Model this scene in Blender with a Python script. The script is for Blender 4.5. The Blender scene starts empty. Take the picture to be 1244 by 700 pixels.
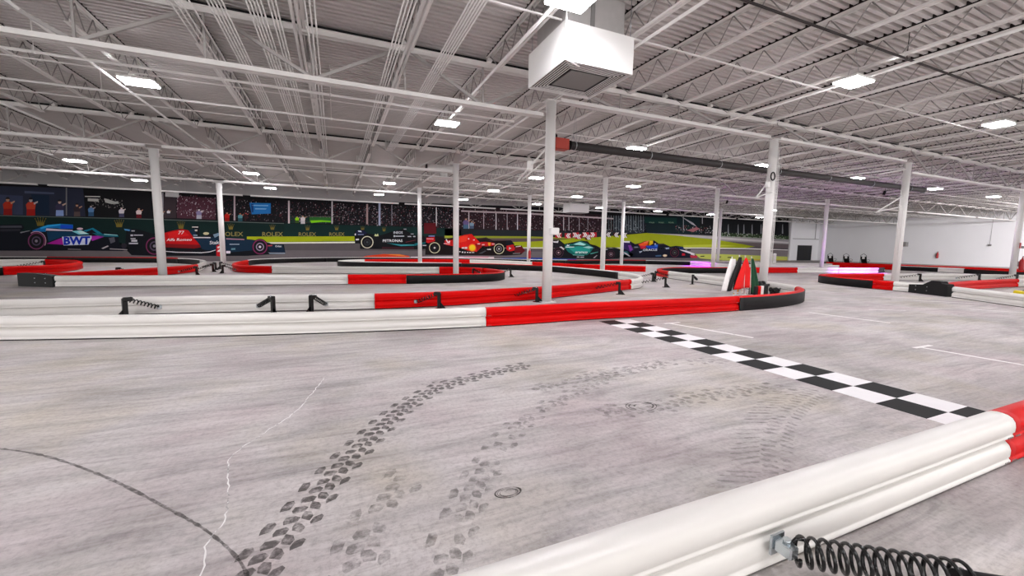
import bpy, math, random
from mathutils import Vector, Matrix
random.seed(7)
scene = bpy.context.scene
COL = scene.collection
PI = math.pi

# ------------------------------------------------------------------ camera
CAM = Vector((0, 0, 1.5))
RT = Vector((0.91831021, -0.3955949, 0.01452693))
UP = Vector((0.02754733, 0.10046864, 0.9945588))
FW = Vector((0.39490189, 0.91291332, -0.10315896))
FPX = 496.44
cd = bpy.data.cameras.new('camera')
cd.sensor_fit = 'HORIZONTAL'
cd.sensor_width = 36
cd.lens = FPX / 1244 * 36
cd.clip_start = 0.05
cd.clip_end = 300
cam = bpy.data.objects.new('camera', cd)
m = Matrix((RT, UP, -FW)).transposed().to_4x4()
m.translation = CAM
cam.matrix_world = m
COL.objects.link(cam)
scene.camera = cam

def seen(p, margin=60):
    d = Vector(p) - CAM
    w = d.dot(FW)
    if w < 0.3:
        return False
    x = 622 + FPX * d.dot(RT) / w
    y = 350 - FPX * d.dot(UP) / w
    return -margin < x < 1244 + margin and -margin < y < 700 + margin

# ------------------------------------------------------------------ materials
def srgb(c):
    if isinstance(c, str):
        c = [int(c[i:i + 2], 16) / 255 for i in (0, 2, 4)]
    return [(v / 12.92 if v <= 0.04045 else ((v + 0.055) / 1.055) ** 2.4) for v in c]

MATS = {}
def mat(name, color, rough=0.5, metal=0.0, noise=0.0, nscale=8.0, bump=0.0, emit=None, estr=0.0, spec=0.5):
    if name in MATS:
        return MATS[name]
    m = bpy.data.materials.new(name)
    m.use_nodes = True
    nt = m.node_tree
    b = nt.nodes['Principled BSDF']
    c = srgb(color)
    b.inputs['Base Color'].default_value = (*c, 1)
    b.inputs['Roughness'].default_value = rough
    b.inputs['Metallic'].default_value = metal
    b.inputs['Specular IOR Level'].default_value = spec
    if noise or bump:
        tc = nt.nodes.new('ShaderNodeTexCoord')
        n = nt.nodes.new('ShaderNodeTexNoise')
        n.inputs['Scale'].default_value = nscale
        n.inputs['Detail'].default_value = 5
        nt.links.new(tc.outputs['Object'], n.inputs['Vector'])
        if noise:
            r = nt.nodes.new('ShaderNodeMix')
            r.data_type = 'RGBA'
            r.inputs[6].default_value = (*[v * (1 - noise) for v in c], 1)
            r.inputs[7].default_value = (*[min(1, v * (1 + noise * 0.5)) for v in c], 1)
            nt.links.new(n.outputs['Fac'], r.inputs[0])
            nt.links.new(r.outputs[2], b.inputs['Base Color'])
        if bump:
            bp = nt.nodes.new('ShaderNodeBump')
            bp.inputs['Strength'].default_value = bump
            bp.inputs['Distance'].default_value = 0.01
            nt.links.new(n.outputs['Fac'], bp.inputs['Height'])
            nt.links.new(bp.outputs['Normal'], b.inputs['Normal'])
    if emit:
        b.inputs['Emission Color'].default_value = (*srgb(emit), 1)
        b.inputs['Emission Strength'].default_value = estr
    MATS[name] = m
    return m

WHITEP = mat('white_plastic', 'dedbd6', 0.36, noise=0.05, nscale=3)
REDP = mat('red_plastic', 'cf0000', 0.48, noise=0.1, nscale=3, spec=0.1)
BLACKP = mat('black_plastic', '0b0b0c', 0.55, noise=0.2, nscale=6, spec=0.3)
BLACKR = mat('black_rubber', '070708', 0.5, spec=0.3)
BLACKM = mat('black_gloss_metal', '040405', 0.22)
STEEL = mat('galvanised_steel', 'a9adb0', 0.35, 0.8, noise=0.2, nscale=20)
CHROME = mat('zinc_bracket', 'c4ccd0', 0.25, 0.9)
WHITEM = mat('white_painted_steel', 'e6e4e2', 0.5, noise=0.06, nscale=5)
BEAMM = mat('roof_steel_paint', 'e6e3e0', 0.6, noise=0.1, nscale=4)
RODM = mat('roof_rod_paint', '8d8987', 0.6)
WEBM = mat('girder_web_paint', 'aaa6a3', 0.6, noise=0.1, nscale=4)
FLUTESHADE = mat('flute_gap_shade', '1d1615', 0.9)  # near-black colour for the shade inside the deck flutes
DECKM = mat('roof_deck_paint', 'c8c3c0', 0.7, noise=0.12, nscale=1.2)
DARKPIPE = mat('dark_sprinkler_pipe', '241a1a', 0.5)
DUCTM = mat('duct_metal', 'b9b6b4', 0.5, 0.3, noise=0.15, nscale=6)
UNITM = mat('air_unit_white', 'e6e5e3', 0.45)
GREYG = mat('grille_grey', '7c7a78', 0.6)
HEATM = mat('heater_tube', '2b2626', 0.6, 0.0, noise=0.2, nscale=10)
ORANGE = mat('burner_orange', '9a2408', 0.5)
REDE = mat('extinguisher_red', 'b01018', 0.35)
YELLOW = mat('kart_yellow', 'f2dd10', 0.4)
WALLM = mat('white_wall_paint', 'f1f1f3', 0.7, noise=0.06, nscale=0.35)
GREYW = mat('grey_wall_paint', 'a5a3a3', 0.8)
DOORM = mat('door_black', '141518', 0.6)
LENS = mat('lamp_lens', 'ffffff', 0.5, emit='fcfaff', estr=78.0)

# ---- concrete
def concrete():
    m = bpy.data.materials.new('worn_concrete')
    m.use_nodes = True
    nt = m.node_tree
    N, Lk = nt.nodes, nt.links
    b = N['Principled BSDF']
    tc = N.new('ShaderNodeTexCoord')
    def mp(sx, sy, rz=0.0):
        k = N.new('ShaderNodeMapping')
        k.inputs['Scale'].default_value = (sx, sy, 1)
        k.inputs['Rotation'].default_value = (0, 0, rz)
        Lk.new(tc.outputs['Object'], k.inputs['Vector'])
        return k
    def ns(k, sc, det=6, rough=0.6, dist=0.0):
        n = N.new('ShaderNodeTexNoise')
        n.inputs['Scale'].default_value = sc
        n.inputs['Detail'].default_value = det
        n.inputs['Roughness'].default_value = rough
        n.inputs['Distortion'].default_value = dist
        Lk.new(k.outputs[0], n.inputs['Vector'])
        return n
    def ramp(src, pts):
        r = N.new('ShaderNodeValToRGB')
        e = r.color_ramp.elements
        while len(e) < len(pts):
            e.new(0.5)
        for q, (p, c) in zip(e, pts):
            q.position = p
            q.color = (*srgb(c), 1)
        Lk.new(src, r.inputs[0])
        return r
    def mix(mode, fac, a, bb):
        x = N.new('ShaderNodeMix')
        x.data_type = 'RGBA'
        x.blend_type = mode
        x.inputs[0].default_value = fac
        Lk.new(a, x.inputs[6])
        Lk.new(bb, x.inputs[7])
        return x.outputs[2]
    big = ramp(ns(mp(0.5, 0.9, 0.12), 0.9, 5, 0.6, 0.6).outputs['Fac'], [(0.3, 'b9b5b2'), (0.5, 'd6d2d1'), (0.7, 'e6e2df')])
    tint = ramp(ns(mp(1, 1), 0.55, 3).outputs['Fac'], [(0.35, 'f6eef1'), (0.5, 'ffffff'), (0.66, 'f5f2e6')])
    streak = ramp(ns(mp(0.55, 3.2, 0.16), 1.6, 8, 0.72, 0.7).outputs['Fac'], [(0.3, '7a7574'), (0.47, 'd6d3d2'), (0.7, 'ffffff')])
    st2 = ramp(ns(mp(0.35, 5.5, 0.1), 3.0, 8, 0.7, 0.3).outputs['Fac'], [(0.3, 'a5a1a0'), (0.5, 'f4f2f2'), (0.7, 'ffffff')])
    fine = ramp(ns(mp(1, 1), 26, 9, 0.75).outputs['Fac'], [(0.3, 'aeaaa9'), (0.52, 'f2f0f0'), (0.7, 'ffffff')])
    spk = ramp(ns(mp(1, 1), 120, 2, 0.5).outputs['Fac'], [(0.72, '000000'), (0.78, 'e6e4e2')])
    c = mix('MULTIPLY', 1.0, big.outputs[0], tint.outputs[0])
    c = mix('MULTIPLY', 0.62, c, streak.outputs[0])
    c = mix('MULTIPLY', 0.4, c, st2.outputs[0])
    c = mix('MULTIPLY', 0.6, c, fine.outputs[0])
    c = mix('LIGHTEN', 0.35, c, spk.outputs[0])
    Lk.new(c, b.inputs['Base Color'])
    rr = N.new('ShaderNodeMapRange')
    rr.inputs[3].default_value = 0.42
    rr.inputs[4].default_value = 0.75
    Lk.new(streak.outputs[0], rr.inputs[0])
    Lk.new(rr.outputs[0], b.inputs['Roughness'])
    b.inputs['Specular IOR Level'].default_value = 0.35
    bp = N.new('ShaderNodeBump')
    bp.inputs['Strength'].default_value = 0.18
    bp.inputs['Distance'].default_value = 0.004
    Lk.new(fine.outputs[0], bp.inputs['Height'])
    Lk.new(bp.outputs['Normal'], b.inputs['Normal'])
    return m
CONC = concrete()

def print_mat(name, color, alpha, scale=14.0, lo=0.42, hi=0.6):
    """worn mark lying on the concrete: patchy coverage from a noise mask"""
    m = bpy.data.materials.new(name)
    m.use_nodes = True
    nt = m.node_tree
    b = nt.nodes['Principled BSDF']
    b.inputs['Base Color'].default_value = (*srgb(color), 1)
    b.inputs['Roughness'].default_value = 0.7
    tc = nt.nodes.new('ShaderNodeTexCoord')
    n = nt.nodes.new('ShaderNodeTexNoise')
    n.inputs['Scale'].default_value = scale
    n.inputs['Detail'].default_value = 6
    n.inputs['Roughness'].default_value = 0.7
    r = nt.nodes.new('ShaderNodeMapRange')
    r.inputs[1].default_value = lo
    r.inputs[2].default_value = hi
    r.inputs[3].default_value = 0.0
    r.inputs[4].default_value = alpha
    nt.links.new(tc.outputs['Object'], n.inputs['Vector'])
    nt.links.new(n.outputs['Fac'], r.inputs[0])
    nt.links.new(r.outputs[0], b.inputs['Alpha'])
    return m
TYREM = print_mat('rubber_print', '4a4443', 0.62, 16, 0.3, 0.55)
TYREF = print_mat('faint_rubber_print', '5c5654', 0.42, 12, 0.38, 0.62)
LINEM = print_mat('worn_white_paint', 'f3efee', 0.95, 9, 0.2, 0.4)
CRACKM = print_mat('pale_crack_filler', 'f4f2f0', 0.9, 6, 0.35, 0.5)

# ------------------------------------------------------------------ mesh helper
class M:
    def __init__(s):
        s.v, s.f, s.mi, s.mats = [], [], [], []
        s.cur = 0
        s.sm = []
        s.smooth = False
    def use(s, mt):
        if mt not in s.mats:
            s.mats.append(mt)
        s.cur = s.mats.index(mt)
        return s
    def face(s, idx):
        s.f.append(idx)
        s.mi.append(s.cur)
        s.sm.append(s.smooth)
    def add(s, vs, fs):
        o = len(s.v)
        s.v += [tuple(p) for p in vs]
        for f in fs:
            s.face([i + o for i in f])
    def poly(s, pts):
        s.add(pts, [list(range(len(pts)))])
    def box(s, x0, x1, y0, y1, z0, z1):
        s.add([(x0, y0, z0), (x1, y0, z0), (x1, y1, z0), (x0, y1, z0), (x0, y0, z1), (x1, y0, z1), (x1, y1, z1), (x0, y1, z1)],
              [(0, 3, 2, 1), (4, 5, 6, 7), (0, 1, 5, 4), (1, 2, 6, 5), (2, 3, 7, 6), (3, 0, 4, 7)])
    def bbox(s, x0, x1, y0, y1, z0, z1, b=0.01):
        """box with chamfered edges"""
        xs, ys, zs = (x0, x1), (y0, y1), (z0, z1)
        o = len(s.v)
        idx = {}
        for i in (0, 1):
            for j in (0, 1):
                for k in (0, 1):
                    sx, sy, sz = (1, -1)[i], (1, -1)[j], (1, -1)[k]
                    for a in range(3):
                        p = [xs[i], ys[j], zs[k]]
                        for q in range(3):
                            if q != a:
                                p[q] += b * (sx, sy, sz)[q]
                        idx[i, j, k, a] = len(s.v)
                        s.v.append(tuple(p))
        def F(*l):
            s.face([idx[q] for q in l])
        for i in (0, 1):
            a = [(i, 0, 0, 0), (i, 1, 0, 0), (i, 1, 1, 0), (i, 0, 1, 0)]
            F(*(a if i else a[::-1]))
            a = [(0, i, 0, 1), (0, i, 1, 1), (1, i, 1, 1), (1, i, 0, 1)]
            F(*(a if i else a[::-1]))
            a = [(0, 0, i, 2), (1, 0, i, 2), (1, 1, i, 2), (0, 1, i, 2)]
            F(*(a if i else a[::-1]))
        for i in (0, 1):
            for j in (0, 1):
                F((i, j, 0, 0), (i, j, 1, 0), (i, j, 1, 1), (i, j, 0, 1))
                F((i, 0, j, 0), (i, 1, j, 0), (i, 1, j, 2), (i, 0, j, 2))
                F((0, i, j, 1), (1, i, j, 1), (1, i, j, 2), (0, i, j, 2))
                for k in (0, 1):
                    F((i, j, k, 0), (i, j, k, 1), (i, j, k, 2)) if k == 0 else F((i, j, k, 0), (i, j, k, 2), (i, j, k, 1))
    def tube(s, path, r, n=8, cap=True):
        path = [Vector(p) for p in path]
        o = len(s.v)
        N = len(path)
        prev = None
        for i, p in enumerate(path):
            t = (path[min(i + 1, N - 1)] - path[max(i - 1, 0)]).normalized()
            if prev is None:
                a = Vector((0, 0, 1)) if abs(t.z) < 0.9 else Vector((1, 0, 0))
                u = t.cross(a).normalized()
            else:
                u = (prev - t * prev.dot(t)).normalized()
            prev = u
            w = t.cross(u)
            rr = r[i] if isinstance(r, (list, tuple)) else r
            for k in range(n):
                a = 2 * PI * k / n
                s.v.append(tuple(p + u * rr * math.cos(a) + w * rr * math.sin(a)))
        old = s.smooth
        s.smooth = True
        for i in range(N - 1):
            for k in range(n):
                s.face([o + i * n + k, o + i * n + (k + 1) % n, o + (i + 1) * n + (k + 1) % n, o + (i + 1) * n + k])
        s.smooth = old
        if cap:
            s.face([o + k for k in range(n)][::-1])
            s.face([o + (N - 1) * n + k for k in range(n)])
    def bar(s, a, b, w, h):
        """rectangular bar from a to b; w horizontal-ish, h other"""
        a, b = Vector(a), Vector(b)
        t = (b - a).normalized()
        up = Vector((0, 0, 1)) if abs(t.z) < 0.95 else Vector((0, 1, 0))
        u = t.cross(up).normalized() * w / 2
        v = u.cross(t).normalized() * h / 2
        q = [a + u + v, a - u + v, a - u - v, a + u - v, b + u + v, b - u + v, b - u - v, b + u - v]
        s.add(q, [(0, 1, 2, 3), (7, 6, 5, 4), (0, 4, 5, 1), (1, 5, 6, 2), (2, 6, 7, 3), (3, 7, 4, 0)])
    def lathe(s, prof, c=(0, 0, 0), n=24, axis='z'):
        o = len(s.v)
        for r, z in prof:
            for k in range(n):
                a = 2 * PI * k / n
                p = (r * math.cos(a), r * math.sin(a), z)
                if axis == 'x':
                    p = (p[2], p[0], p[1])
                elif axis == 'y':
                    p = (p[1], p[2], p[0])
                s.v.append((p[0] + c[0], p[1] + c[1], p[2] + c[2]))
        old = s.smooth
        s.smooth = True
        for i in range(len(prof) - 1):
            for k in range(n):
                s.face([o + i * n + k, o + i * n + (k + 1) % n, o + (i + 1) * n + (k + 1) % n, o + (i + 1) * n + k])
        s.smooth = old
        s.face([o + k for k in range(n)][::-1])
        s.face([o + (len(prof) - 1) * n + k for k in range(n)])
    def mesh(s, name, mt=None):
        me = bpy.data.meshes.new(name)
        me.from_pydata(s.v, [], s.f)
        if mt is not None and not s.mats:
            me.materials.append(mt)
        for q in s.mats:
            me.materials.append(q)
        if s.mats:
            me.polygons.foreach_set('material_index', s.mi)
        me.polygons.foreach_set('use_smooth', s.sm)
        me.update()
        return me
    def build(s, name, mt=None, parent=None):
        o = bpy.data.objects.new(name, s.mesh(name, mt))
        COL.objects.link(o)
        if parent is not None:
            o.parent = parent
        return o

def thing(name, label, cat, loc=(0, 0, 0), rz=0, group=None):
    o = bpy.data.objects.new(name, None)
    o.empty_display_size = 0.2
    COL.objects.link(o)
    o.location = loc
    o.rotation_euler = (0, 0, rz)
    tag(o, label, cat, group)
    return o
def tag(o, label, cat, group=None):
    o['label'] = label
    o['category'] = cat
    if group:
        o['group'] = group
    return o
def copy_tree(o, parent=None):
    c = o.copy()
    COL.objects.link(c)
    c.parent = parent
    for ch in list(o.children):
        copy_tree(ch, c)
    return c
def struct(o, label=None):
    o['kind'] = 'structure'
    if label:
        o['label'] = label
    return o

# ------------------------------------------------------------------ the shell
XR, YB, ZD = 65.0, 37.6, 5.93
fm = M(); fm.poly([(-45, -12, 0), (XR, -12, 0), (XR, YB, 0), (-45, YB, 0)])
struct(fm.build('floor', CONC), 'grey worn concrete floor of the karting hall')
dk = M()
y = -12.0
P = 0.1524
prof = [(0, 0), (0.07, 0), (0.084, 0.062), (0.138, 0.062), (P, 0)]
ys = []
while y < YB:
    for a, b in prof[:-1]:
        ys.append((y + a, ZD + b))
    y += P
o = 0
for (yy, zz) in ys:
    dk.v += [(-45, yy, zz), (XR, yy, zz)]
for i in range(len(ys) - 1):
    dk.face([2 * i, 2 * i + 1, 2 * i + 3, 2 * i + 2][::-1])
struct(dk.build('ceiling', DECKM), 'white corrugated steel roof deck')
w = M(); w.box(-45, XR, YB, YB + 0.3, 0, ZD + 0.3)
struct(w.build('wall_back', GREYW), 'grey back wall behind the racing mural')
w = M(); w.box(XR, XR + 0.3, -12, YB + 0.3, 0, ZD + 0.3)
struct(w.build('wall_right', WALLM), 'plain white right wall')
# white paneled end of the back wall with a black doorway
w = M()
w.use(WALLM)
w.box(58.4, XR, YB - 0.09, YB - 0.005, 2.35, 5.9)
w.box(58.4, 60.3, YB - 0.09, YB - 0.005, 0, 2.35)
w.box(63.6, XR, YB - 0.09, YB - 0.005, 0, 2.35)
w.box(60.3, 63.6, YB - 0.09, YB - 0.005, 2.15, 2.35)
struct(w.build('wall_end', WALLM), 'white end of the back wall beside the mural')
w = M(); w.box(58.4, 64.9, YB - 0.14, YB - 0.095, 3.0, 3.1)
struct(w.build('trim_1', GREYW), 'grey horizontal seam above the black doorway')
w = M(); w.box(58.3, 58.75, YB - 0.3, YB - 0.095, 0, 5.9)
struct(w.build('trim_2', WALLM), 'white post at the end of the mural')
w = M(); w.box(64.0, 64.1, YB - 0.14, YB - 0.095, 3.1, 5.9)
struct(w.build('trim_3', GREYW), 'grey downpipe beside the corner')
w = M(); w.box(60.3, 63.6, YB - 0.05, YB - 0.02, 0.0, 2.15)
for k in range(5):
    w.box(60.3, 63.6, YB - 0.06, YB - 0.05, 0.4 * k + 0.18, 0.4 * k + 0.2)
struct(w.build('door_1', DOORM), 'black doorway in the white end of the back wall')

# ------------------------------------------------------------------ columns
ROW = {'A': 9.66, 'B': 18.7, 'C': 27.6, 'D': 35.4}
CX = [-5.8, 5.2, 13.8, 22.3, 34.0]
def make_column(x, y, ztop, label):
    t = thing('steel_column', label, 'column', (x, y, 0), 0, 'white steel columns holding up the roof')
    s = M(); s.tube([(0, 0, 0.02), (0, 0, ztop - 0.02)], 0.13, 20); s.build('column_shaft', WHITEM, t)
    s = M(); s.bbox(-0.2, 0.2, -0.2, 0.2, 0, 0.02, 0.004)
    for a in (-1, 1):
        for b in (-1, 1):
            s.tube([(a * .16, b * .16, 0.02), (a * .16, b * .16, 0.05)], 0.014, 6)
    s.build('base_plate', WHITEM, t)
    s = M(); s.bbox(-0.19, 0.19, -0.16, 0.16, ztop - 0.02, ztop, 0.004)
    s.bar((0, 0, ztop - 0.3), (0, 0, ztop - 0.02), 0.3, 0.012)
    s.build('cap_plate', WHITEM, t)
    return t
colnames = {
 ('A', 5.2): 'nearest white steel column, in the middle, under the boxy air unit',
 ('A', 13.8): 'white steel column just right of the flags with conduit down its side',
 ('A', 22.3): 'white steel column at the right end of the dark heater tube',
 ('A', 34.0): 'white steel column at the far right edge with red extinguisher',
 ('B', -5.8): 'leftmost white steel column, behind the black-ended white barrier',
 ('B', 5.2): 'white steel column inside the loop of the red and black barrier end',
 ('B', 13.8): 'white steel column behind the far end of the long red barrier',
 ('B', 22.3): 'white steel column left of the flags, thicker one of the close pair',
 ('B', 34.0): 'white steel column in front of the corner beside the black doorway',
 ('C', -5.8): 'white steel column between the two red barrier loops on the left',
 ('C', 5.2): 'thin distant white column in front of the black and teal race car',
 ('C', 13.8): 'thin distant white column at the nose of the red race car, with small extinguisher',
 ('C', 22.3): 'thin distant white column between the teal and the navy race cars',
 ('C', 34.0): 'white steel column left of the flags, thinner one of the close pair'}
COLS = {}
SHIFT = {('B', 13.8): 13.5, ('C', 13.8): 13.25, ('B', 22.3): 21.9, ('C', 22.3): 21.8, ('B', 34.0): 33.0, ('C', 34.0): 32.9}
for r in 'ABC':
    for x in CX:
        if (r, x) in colnames:
            COLS[r, x] = make_column(SHIFT.get((r, x), x), ROW[r], 4.72 if x == -5.8 else 5.2, colnames[r, x])

# ------------------------------------------------------------------ joist girders
rown = {'A': 'nearest', 'B': 'second', 'C': 'third', 'D': 'farthest'}
def girder(x0, x1, y, zb, label, group):
    t = thing('joist_girder', label, 'girder', (x0, y, zb), 0, group)
    L = x1 - x0
    H = 5.78 - zb
    s = M()
    for d in (-0.06, 0.06):
        s.box(0.0, L, d - 0.045, d + 0.045, H, H + 0.012)
        s.box(0.0, L, (d - 0.012 if d < 0 else d), (d if d < 0 else d + 0.012), H - 0.1, H)
    s.build('top_chord', BEAMM, t)
    s = M()
    a, b = 0.22, L - 0.22
    for d in (-0.06, 0.06):
        s.box(a, b, d - 0.05, d + 0.05, 0.0, 0.012)
        s.box(a, b, (d - 0.012 if d < 0 else d), (d if d < 0 else d + 0.012), 0.0, 0.1)
    s.build('bottom_chord', BEAMM, t)
    s = M(); s.box(0.15, L - 0.15, -0.05, -0.02, H + 0.014, H + 0.085); s.build('gap_shade_strip', BLACKP, t)  # black strip drawn as the unlit gap between girder and deck
    n = max(2, round(L / 3.5))
    p = L / n
    for k in range(n):
        xm = (k + 0.5) * p
        for xe in (k * p, (k + 1) * p):
            q = M(); q.bar((xm, 0, 0.06), (xe + (0.1 if xe < xm else -0.1), 0, H - 0.03), 0.05, 0.06)
            q.build('diagonal', WEBM, t)
        q = M(); q.bar((xm, 0, 0.08), (xm, 0, H - 0.02), 0.035, 0.035); q.build('vertical', WEBM, t)
        if k:
            q = M(); q.bar((k * p, 0, 0.08), (k * p, 0, H - 0.02), 0.035, 0.035); q.build('vertical', WEBM, t)
    return t
GX = [-38.0, -27.4, -16.6, -5.8, 5.2, 13.8, 22.3, 34.0, 45.0, 56.0, 65.0]
for r in 'ABCD':
    k = 0
    for i in range(len(GX) - 1):
        x0, x1 = SHIFT.get((r, GX[i]), GX[i]), SHIFT.get((r, GX[i + 1]), GX[i + 1])
        zb = 4.77 if (x1 <= 5.3 or x0 >= 21.5) else 5.2
        if r == 'D':
            zb = 4.8 if x1 < 30 else 5.1
        if not any(seen((x0 + (x1 - x0) * f, ROW[r], zz), 5) for f in (0, .25, .5, .75, 1) for zz in (zb, 5.75)):
            continue
        k += 1
        girder(x0 + 0.03, x1 - 0.03, ROW[r], zb,
               'white roof girder %d from the left in the %s row' % (k, rown[r]), 'white truss girders of the %s row' % rown[r])

# ------------------------------------------------------------------ roof joists (copied)
def joist_meshes(L, y0):
    top = M()
    for d in (-0.035, 0.035):
        top.box(d - 0.028, d + 0.028, 0, L, 0.49, 0.497)
        top.box((d - 0.006 if d < 0 else d), (d if d < 0 else d + 0.006), 0, L, 0.44, 0.49)
    for ya in (0.0, L - 0.12):
        top.box(-0.05, 0.05, ya, ya + 0.12, 0.372, 0.44)
    shd = M()  # dark strips and teeth standing for shade in the flutes above the joist
    shd.box(-0.066, -0.063, 0.06, L - 0.06, 0.485, 0.511)
    shd.box(0.063, 0.066, 0.06, L - 0.06, 0.485, 0.511)
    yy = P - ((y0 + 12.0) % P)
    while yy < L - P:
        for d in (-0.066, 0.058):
            shd.box(d, d + 0.008, yy + 0.08, yy + 0.142, 0.5, 0.57)
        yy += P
    bot = M()
    for d in (-0.032, 0.032):
        bot.box(d - 0.026, d + 0.026, 0.7, L - 0.7, 0, 0.006)
        bot.box((d - 0.006 if d < 0 else d), (d if d < 0 else d + 0.006), 0.7, L - 0.7, 0.006, 0.05)
    web = M()
    n = int((L - 1.4) / 0.62)
    p = (L - 1.4) / n
    pts = [(0, 0.12, 0.47)]
    for k in range(n + 1):
        pts.append((0, 0.7 + k * p, 0.025))
        if k < n:
            pts.append((0, 0.7 + (k + 0.5) * p, 0.465))
    pts.append((0, L - 0.12, 0.47))
    for a, b in zip(pts[:-1], pts[1:]):
        web.tube([a, b], 0.011, 5)
    return top.mesh('top_chord', BEAMM), bot.mesh('bottom_chord', BEAMM), web.mesh('web', RODM), shd.mesh('flute_shade', FLUTESHADE)
JX = [7.04 + 1.79 * k for k in range(-2, 32)] + [3.46 - 1.95 * k for k in range(1, 22)]
JX = sorted(x for x in JX if x < XR - 0.5)
bays = [(0.9, 9.6, 'between the viewer and the nearest girder row'), (9.72, 18.64, 'between the nearest and the second girder row'),
        (18.76, 27.54, 'between the second and the third girder row'), (27.66, 35.34, 'between the third and the farthest girder row'),
        (35.46, 37.5, 'between the farthest girder row and back wall')]
for bi, (y0, y1, bn) in enumerate(bays):
    L = y1 - y0
    tm, bm_, wm, shm_ = joist_meshes(L, y0)
    for x in JX:
        if not any(seen((x, y0 + L * f, z), 20) for f in (0, .15, .3, .5, .7, .85, 1) for z in (5.4, 5.9)):
            continue
        t = thing('roof_joist', 'open-web roof joist ' + bn, 'roof joist', (x, y0, 5.42), 0,
                  'open-web roof joists ' + bn)
        for nm, me in (('top_chord', tm), ('bottom_chord', bm_), ('web', wm), ('flute_shade', shm_)):
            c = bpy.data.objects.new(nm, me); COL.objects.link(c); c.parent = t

# joist bridging, pipes running across the joists
for k, (y, nm) in enumerate([(6.6, 'nearest'), (12.8, 'second nearest'), (15.6, 'third'), (21.7, 'fourth'), (24.7, 'fifth'), (30.2, 'sixth'), (32.8, 'farthest')]):
    s = M(); s.bar((-38, y, 5.41), (XR - 0.1, y, 5.41), 0.032, 0.026)
    tag(s.build('bridging_bar', BEAMM), 'white bridging bar crossing under the roof joists, %s of seven' % nm, 'bridging bar', 'bridging bars under the joists')
for k, (x0, x1, y, z, r, mt, lb) in enumerate([
        (3, 64, 4.86, 5.38, 0.022, DARKPIPE, 'thin dark sprinkler pipe across the roof at upper right'),
        (-38, 5.0, 11.6, 5.18, 0.03, BEAMM, 'white sprinkler pipe hanging under the roof above the left column'),
        (-38, 64, 14.2, 5.3, 0.03, BEAMM, 'white sprinkler pipe crossing behind the dark heater tube'),
        (-38, 64, 22.9, 5.25, 0.03, BEAMM, 'white sprinkler pipe crossing the middle of the hall'),
        (-38, 64, 31.2, 5.2, 0.035, WHITEM, 'bright white pipe crossing high before the mural')]):
    t = thing('roof_pipe', lb, 'pipe', (0, y, z))
    s = M(); s.tube([(x0, 0, 0), (x1, 0, 0)], r, 8); s.build('pipe_run', mt, t)
    x = math.ceil(x0 / 5.37) * 5.37
    s = M()
    while x < x1:
        s.tube([(x, 0, r * 0.5), (x, 0, 5.9 - z)], 0.008, 5)
        s.tube([(x - 0.025, 0, 0), (x + 0.025, 0, 0)], r * 1.35, 8)
        x += 5.37
    s.build('hanger_rods', mt, t)

# ------------------------------------------------------------------ electrical conduits
cons = [([-2.36, -2.28, -2.2, -2.06], 15.5, 'leftmost bundle'), ([-1.79, -1.735, -1.68, -1.625, -1.57], 20.0, 'second bundle from the left'),
        ([-1.21, -1.155, -1.1, -1.045, -0.99], 20.5, 'third bundle from the left'), ([-0.88, -0.825, -0.77], 20.5, 'fourth bundle from the left'),
        ([-0.34, -0.27, -0.2], 22.2, 'bundle beside the thick pair'), ([1.12, 1.18, 1.24, 1.3], 22.0, 'four-pipe bundle near the middle'),
        ([2.08, 2.13, 2.18, 2.23, 2.28, 2.33], 18.2, 'six-pipe bundle left of the air unit')]
for xs, ye, nm in cons:
    for x in xs:
        s = M(); s.tube([(x, -2, 5.37), (x, ye, 5.37), (x, ye + 0.25, 5.45), (x, ye + 0.3, 5.85)], 0.015, 6)
        tag(s.build('conduit', WHITEM), 'thin white electrical conduit under the roof, in the ' + nm, 'conduit', 'conduits of the ' + nm)
for xs, nm in (((-0.56, -0.48), 'left of the middle'), ((1.4, 1.48), 'right of the middle bundle')):
    for k, x in enumerate(xs):
        s = M(); s.tube([(x, -2, 5.35), (x, 11.4, 5.35)], 0.028, 8)
        tag(s.build('thick_conduit', WHITEM), 'thicker white conduit under the roof, %s one of the pair %s' % (('left', 'right')[k], nm), 'conduit', 'thick conduits')
for (x, y0, y1, z, nm) in ((-4.6, 7, 30, 5.2, 'passing the bright upper-left lamp'), (-8.1, 12, 30, 5.1, 'at the far left edge'), (3.25, 3, 13.5, 5.25, 'left of the boxy air unit'),
                           (5.35, 4, 18.6, 5.3, 'right behind the boxy air unit'), (10.9, 3, 18.6, 5.32, 'right of the nearest right-hand lamp')):
    s = M(); s.tube([(x, y0, z), (x, y1, z)], 0.03, 8)
    tag(s.build('branch_pipe', WHITEM), 'white pipe running away under the roof ' + nm, 'pipe')

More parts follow.
